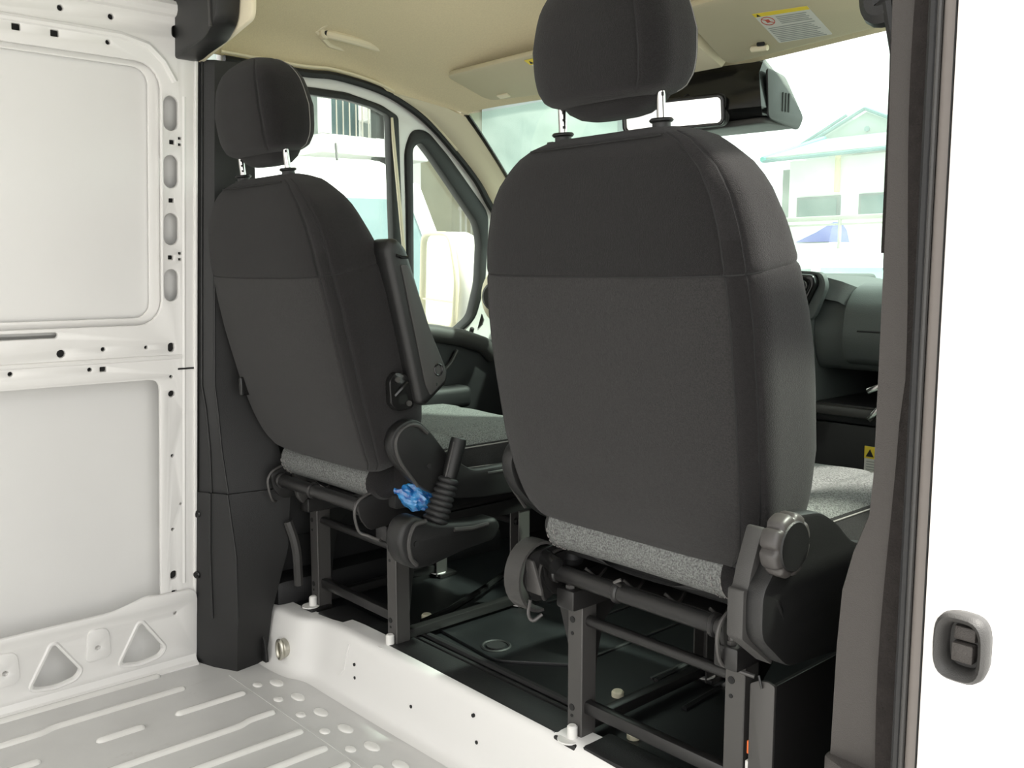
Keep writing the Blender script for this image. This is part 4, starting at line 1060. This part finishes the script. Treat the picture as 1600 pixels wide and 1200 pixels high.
part('mirror_arm', tube([(-.93, 1.97, .84), (-.86, 1.90, .84), (-.82, 1.85, .85)], .03, 12), 'plastic', om)

# ================================================================== OUTSIDE
GZ = -0.53
ground = struct('ground', box((-80, -60, GZ - .2), (60, 120, GZ)), 'asphalt')

# parked white van seen through the driver's window
pv = thing('parked_van', 'white high-roof van parked facing us, seen through the left window', 'van', (-5.4, 4.3, GZ))
VMX = Matrix.Translation((-5.50, 3.95, GZ - .04)) @ Matrix.Rotation(R(-16), 4, 'Z')     # local +x = nose
def vring(x, w, zb, zt, r=.25):
    pts = rpoly([(-w, zb), (w, zb), (w * 1.0, zt * .6), (w * .90, zt), (-w * .90, zt), (-w * 1.0, zt * .6)], r, 5)
    return [VMX @ Vector((x, y, z)) for y, z in pts]
part('body', loft([vring(-3.8, .95, .35, 2.45), vring(-3.6, 1.0, .3, 2.52), vring(-.3, 1.0, .3, 2.52), vring(.05, .99, .3, 2.42), vring(.25, .98, .3, 2.20)]), 'car_white', pv, None, 40)
part('nose', loft([vring(.22, .97, .3, 1.35, .12), vring(.9, .96, .3, 1.28, .12), vring(1.30, .92, .3, 1.12, .12), vring(1.45, .85, .35, .95, .12)]), 'car_white', pv, None, 40)
fr_ = [[VMX @ Vector((.30 + .69 * t, s * (.80 + .10 * t), 2.13 - .93 * t)) for s in (-1, -.6, -.2, .2, .6, 1)] for t in (0, .25, .5, .75, 1)]
part('windscreen', sheet(fr_, .02), 'car_glass', pv)
for s in (-1, 1):
    part('front_pillar', tube([VMX @ Vector((.24 + .75 * t, s * (.84 + .10 * t), 2.24 - 1.02 * t)) for t in (0, .5, 1)], .07, 10), 'car_white', pv)
    part('cab_side', sheet([[VMX @ Vector(p) for p in ((.2, s * .97, 1.25), (1.0, s * .965, 1.25))], [VMX @ Vector(p) for p in ((.2, s * .88, 2.28), (.26, s * .86, 2.24))]], .02), 'car_white', pv)
    mb = [VMX @ Vector((.70, s * 1.15, z)) for z in (1.25, 1.45, 1.62)]
    part('wing_mirror', tube(mb, .09, 10), 'plastic_grey', pv)
    for wx in (.85, -2.7):
        part('wheel', cyl(VMX @ Vector((wx, s * .80, .34)), VMX @ Vector((wx, s * 1.0, .34)), .34, 24, bev=.03), 'rubber', pv)
part('roof_marker', prism_x([(0, 0), (.05, 0), (.01, .16)], -.01, .01) if False else tube([VMX @ Vector((.10, .25, 2.46)), VMX @ Vector((.0, .27, 2.60))], .012, 6), 'plastic', pv)
part('wiper', tube([VMX @ Vector((.98, -.5, 1.22)), VMX @ Vector((.92, .25, 1.30))], .012, 6), 'plastic', pv)
part('dash_top', box((.30, -.8, 1.20), (.85, .8, 1.30), .03, 2, VMX), 'plastic_grey', pv)

# apartment block with balconies behind the van
ab = thing('apartment_block', 'grey-green apartment block with white balconies beyond the parked van', 'building', (-17, 11, GZ))
part('wall', box((-24, 2, GZ), (-15.4, 11.7, 11)), 'stucco_grey', ab)
part('wing_wall', box((-24, 11.7, GZ), (-15.0, 13.0, 11)), 'stucco_tan', ab)
part('wing_wall', box((-24, 13.0, GZ), (-14.3, 16.5, 11)), 'stucco_tan', ab)
part('wing_post', box((-14.9, 11.75, GZ), (-14.7, 11.95, 11)), 'stucco_white', ab)
wr_ = part('wing_landing', box((-14.9, 12.1, 1.0), (-13.6, 13.1, 1.25)), 'stucco_white', ab)
for k in range(7): part('baluster', box((-13.64, 12.12 + .14 * k, 1.25), (-13.61, 12.15 + .14 * k, 2.2)), 'rail_metal', ab, wr_)
part('top_rail', box((-13.66, 12.1, 2.2), (-13.6, 13.1, 2.27)), 'rail_metal', ab, wr_)
for z in (3.14, 6.2):
    for y0, y1 in ((9.15, 11.55),):
        sl = part('balcony', box((-15.4, y0, z), (-13.9, y1, z + .34), .02), 'stucco_white', ab)
        part('top_rail', box((-13.98, y0, z + 1.32), (-13.92, y1, z + 1.40)), 'rail_metal', ab, sl)
        for k in range(int((y1 - y0) / .14)):
            part('baluster', box((-13.965, y0 + .05 + .14 * k, z + .34), (-13.945, y0 + .07 + .14 * k, z + 1.33)), 'rail_metal', ab, sl)
        for yy in (y0, y0 + 1.15, y1 - .18):
            part('post', box((-14.05, yy, z + .34), (-13.87, yy + .18, z + 2.7)), 'stucco_white', ab, sl)
        part('soffit_post', box((-14.05, y0 + 1.15, GZ), (-13.87, y0 + 1.35, z)), 'stucco_white', ab, sl)
        part('doorway', box((-15.42, y0 + .8, z + .34), (-15.36, y1 - .6, z + 2.4)), 'car_glass', ab)
bc = [(-14.6, 10.75), (-14.5, 11.25)]
for k, (x, y) in enumerate(bc):
    t = thing('patio_chair', ('white patio chair on the balcony beyond the parked van' if k == 0 else 'dark patio chair on the balcony beyond the parked van'), 'chair', (x, y, 3.48), 'balcony chairs')
    mm_ = 'white_plastic' if k == 0 else 'plastic_grey'
    part('seat', box((x - .22, y - .22, 3.48 + .42), (x + .22, y + .22, 3.48 + .46), .01), mm_, t)
    part('backrest', box((x - .24, y - .22, 3.48 + .46), (x - .20, y + .22, 3.48 + .95), .01), mm_, t)
    for a in (-1, 1):
        for b in (-1, 1):
            part('leg', box((x + a * .2 - .02, y + b * .2 - .02, 3.481), (x + a * .2 + .02, y + b * .2 + .02, 3.48 + .43)), mm_, t)

# pale teal building seen through the left part of the windscreen
tb = thing('teal_building', 'pale teal flat-walled building seen through the left of the windscreen', 'building', (-14, 14, GZ))
part('wall', prism_z([(-14.2, 13.2), (-10.2, 13.2), (-13.6, 17.4), (-14.2, 17.4)], GZ, 10), 'stucco_teal', tb)
part('corner_post', box((-10.2, 13.0, GZ), (-9.80, 13.5, 10)), 'post_grey', tb)
part('wall_band', box((-14.2, 13.16, 2.2), (-10.2, 13.2, 2.3)), 'stucco_white', tb)
part('lamp_arm', tube([(-9.85, 13.1, 3.0), (-9.2, 13.1, 3.05)], .04, 8), 'post_grey', tb)

# white house with teal roofs, right part of the windscreen
hs_ = thing('gabled_house', 'white house with pale teal gabled roofs seen through the right of the windscreen', 'building', (-10, 26, GZ))
part('wall', box((-13.5, 24, GZ), (-3, 32, 4.05)), 'stucco_white', hs_)
part('upper_wall', box((-14.0, 27, 4.05), (-8.0, 32, 4.7)), 'stucco_white', hs_)
part('corner_shading', box((-14.1, 24.6, GZ), (-13.5, 30, 3.9)), 'stucco_grey', hs_)  # grey box added at the house corner, its shading put into the colour
def gable(x0, x1, zb, zt, y0, y1): return loft([[(x0, y, zb), (x1, y, zb), ((x0 + x1) / 2, y, zt)] for y in (y0, y1)])
part('gable', gable(-14.6, -10.7, 4.7, 5.6, 26.6, 32), 'stucco_teal', hs_)
for xa, xb in ((-14.8, -12.65), (-10.5, -12.65)):
    part('roof_edge', tube([(xa, 26.5, 4.68), (xb, 26.5, 5.68)], .06, 6), 'teal_edge', hs_)
part('gable', gable(-17.0, -12.6, 4.9, 6.0, 29.5, 32), 'stucco_teal', hs_)
part('roof_edge', tube([(-17.2, 29.4, 4.9), (-14.8, 29.4, 6.06)], .06, 6), 'teal_edge', hs_)
part('porch_roof', loft([[(x, 23.2, 4.0), (x, 23.2, 4.12), (x, 26.4, 4.92), (x, 26.4, 4.8)] for x in (-13.8, -10.2)]), 'stucco_teal', hs_)
part('porch_edge', tube([(-13.85, 23.15, 4.06), (-13.85, 26.4, 4.92)], .09, 6), 'teal_roof', hs_)
part('eave', tube([(-13.85, 23.2, 4.02), (-10.2, 23.2, 4.05)], .05, 6), 'teal_edge', hs_)
part('side_roof', loft([[(x, 23.0, 4.20), (x, 23.0, 4.40), (x, 26.0, 5.0), (x, 26.0, 4.8)] for x in (-9.2, -4.4)]), 'teal_roof', hs_)
part('gable_vent', cyl((-12.6, 26.55, 5.1), (-12.6, 26.62, 5.1), .08, 12), 'teal_edge', hs_)
part('downpipe', tube([(-11.95, 23.85, 3.1), (-11.95, 23.85, 4.0), (-11.8, 23.6, 4.1)], .08, 8), 'tan_post', hs_)
for xa, xb in ((-13.2, -11.9), (-11.35, -10.2), (-9.75, -8.3), (-7.9, -6.5)):
    wf = part('window', box((xa, 23.93, 2.40), (xb, 24.0, 3.02)), 'post_grey', hs_)
    part('pane', box((xa + .08, 23.90, 2.46), (xb - .08, 23.94, 2.96)), 'car_glass', hs_, wf)

# fence rail
fn = thing('fence_railing', 'pipe railing fence in front of the white house', 'fence', (-5, 15, GZ))
part('rail', tube([(-11.5, 16.6, 1.98), (3, 16.6, 1.98)], .045, 8), 'rail_metal', fn)
part('rail', tube([(-11.5, 16.6, 1.86), (3, 16.6, 1.86)], .02, 8), 'rail_metal', fn)
for k in range(9):
    part('post', tube([(-11.2 + 1.7 * k, 16.6, GZ), (-11.2 + 1.7 * k, 16.6, 1.98)], .035, 8), 'rail_metal', fn)

# cars
def car(label, x, y, rz, m='car_white', h=1.0):
    t = thing('parked_car', label, 'car', (x, y, GZ), 'parked cars')
    X = Matrix.Translation((x, y, GZ)) @ Matrix.Rotation(R(rz), 4, 'Z')
    def ring(px, w, z0, z1, r=.10): return [X @ Vector((px, a, b * h)) for a, b in rpoly([(-w, z0), (w, z0), (w, z1), (-w, z1)], r, 4)]
    part('body', loft([ring(-2.2, .80, .35, .85), ring(-2.1, .88, .25, 1.0), ring(-.9, .92, .22, 1.05), ring(1.0, .92, .22, 1.02), ring(1.9, .88, .25, .90), ring(2.2, .78, .35, .72)]), m, t, None, 40)
    part('roof', loft([ring(-1.75, .66, 1.40, 1.46, .03), ring(-1.2, .70, 1.42, 1.56, .05), ring(0, .70, 1.42, 1.58, .05), ring(.25, .66, 1.40, 1.50, .03)]), m, t, None, 40)
    part('cabin_glass', loft([[X @ Vector((px, a, b * h)) for px, a, b in r] for r in (
        [(-2.0, -.80, 1.0), (1.05, -.80, 1.0), (1.05, .80, 1.0), (-2.0, .80, 1.0)], [(-1.70, -.66, 1.45), (.22, -.66, 1.45), (.22, .66, 1.45), (-1.70, .66, 1.45)])]), 'car_glass', t, None, 20)
    for s in (-1, 1):
        part('pillar', tube([X @ Vector((1.08, s * .80, 1.0 * h)), X @ Vector((.22, s * .67, 1.46 * h))], .04, 6), m, t)
        part('wing_mirror', box((.70, min(s * .86, s * 1.06), .98 * h), (.86, max(s * .86, s * 1.06), 1.14 * h), .04, 2, X), 'plastic_grey', t)
        for wx in (-1.35, 1.35): part('wheel', cyl(X @ Vector((wx, s * .74, .32)), X @ Vector((wx, s * .93, .32)), .32, 20, bev=.03), 'rubber', t)
    return t
car('white car nearest the windscreen with a dark door mirror', -2.3, 7.6, -50, 'car_white', 1.08)
car('white car parked just beyond the fence railing, farther left', -12.4, 20.6, -20, 'car_white', 1.35)
tp = thing('tarp_cover', 'white bin under a small blue tarp by the fence railing in front of the house', 'tarp', (-8.7, 17.6, GZ))
part('bin', box((-9.2, 17.2, GZ), (-8.2, 18.2, 1.55), .05), 'stucco_white', tp)
part('sheet', loft([[(-9.1, 17.2, 1.56), (-8.35, 17.2, 1.56), (-8.35, 18.0, 1.56), (-9.1, 18.0, 1.56)], [(-8.7, 17.3, 1.75), (-8.36, 17.3, 1.80), (-8.36, 17.9, 1.80), (-8.7, 17.9, 1.75)], [(-8.45, 17.4, 1.92), (-8.37, 17.4, 1.95), (-8.37, 17.7, 1.95), (-8.45, 17.7, 1.92)]]), 'tarp', tp)
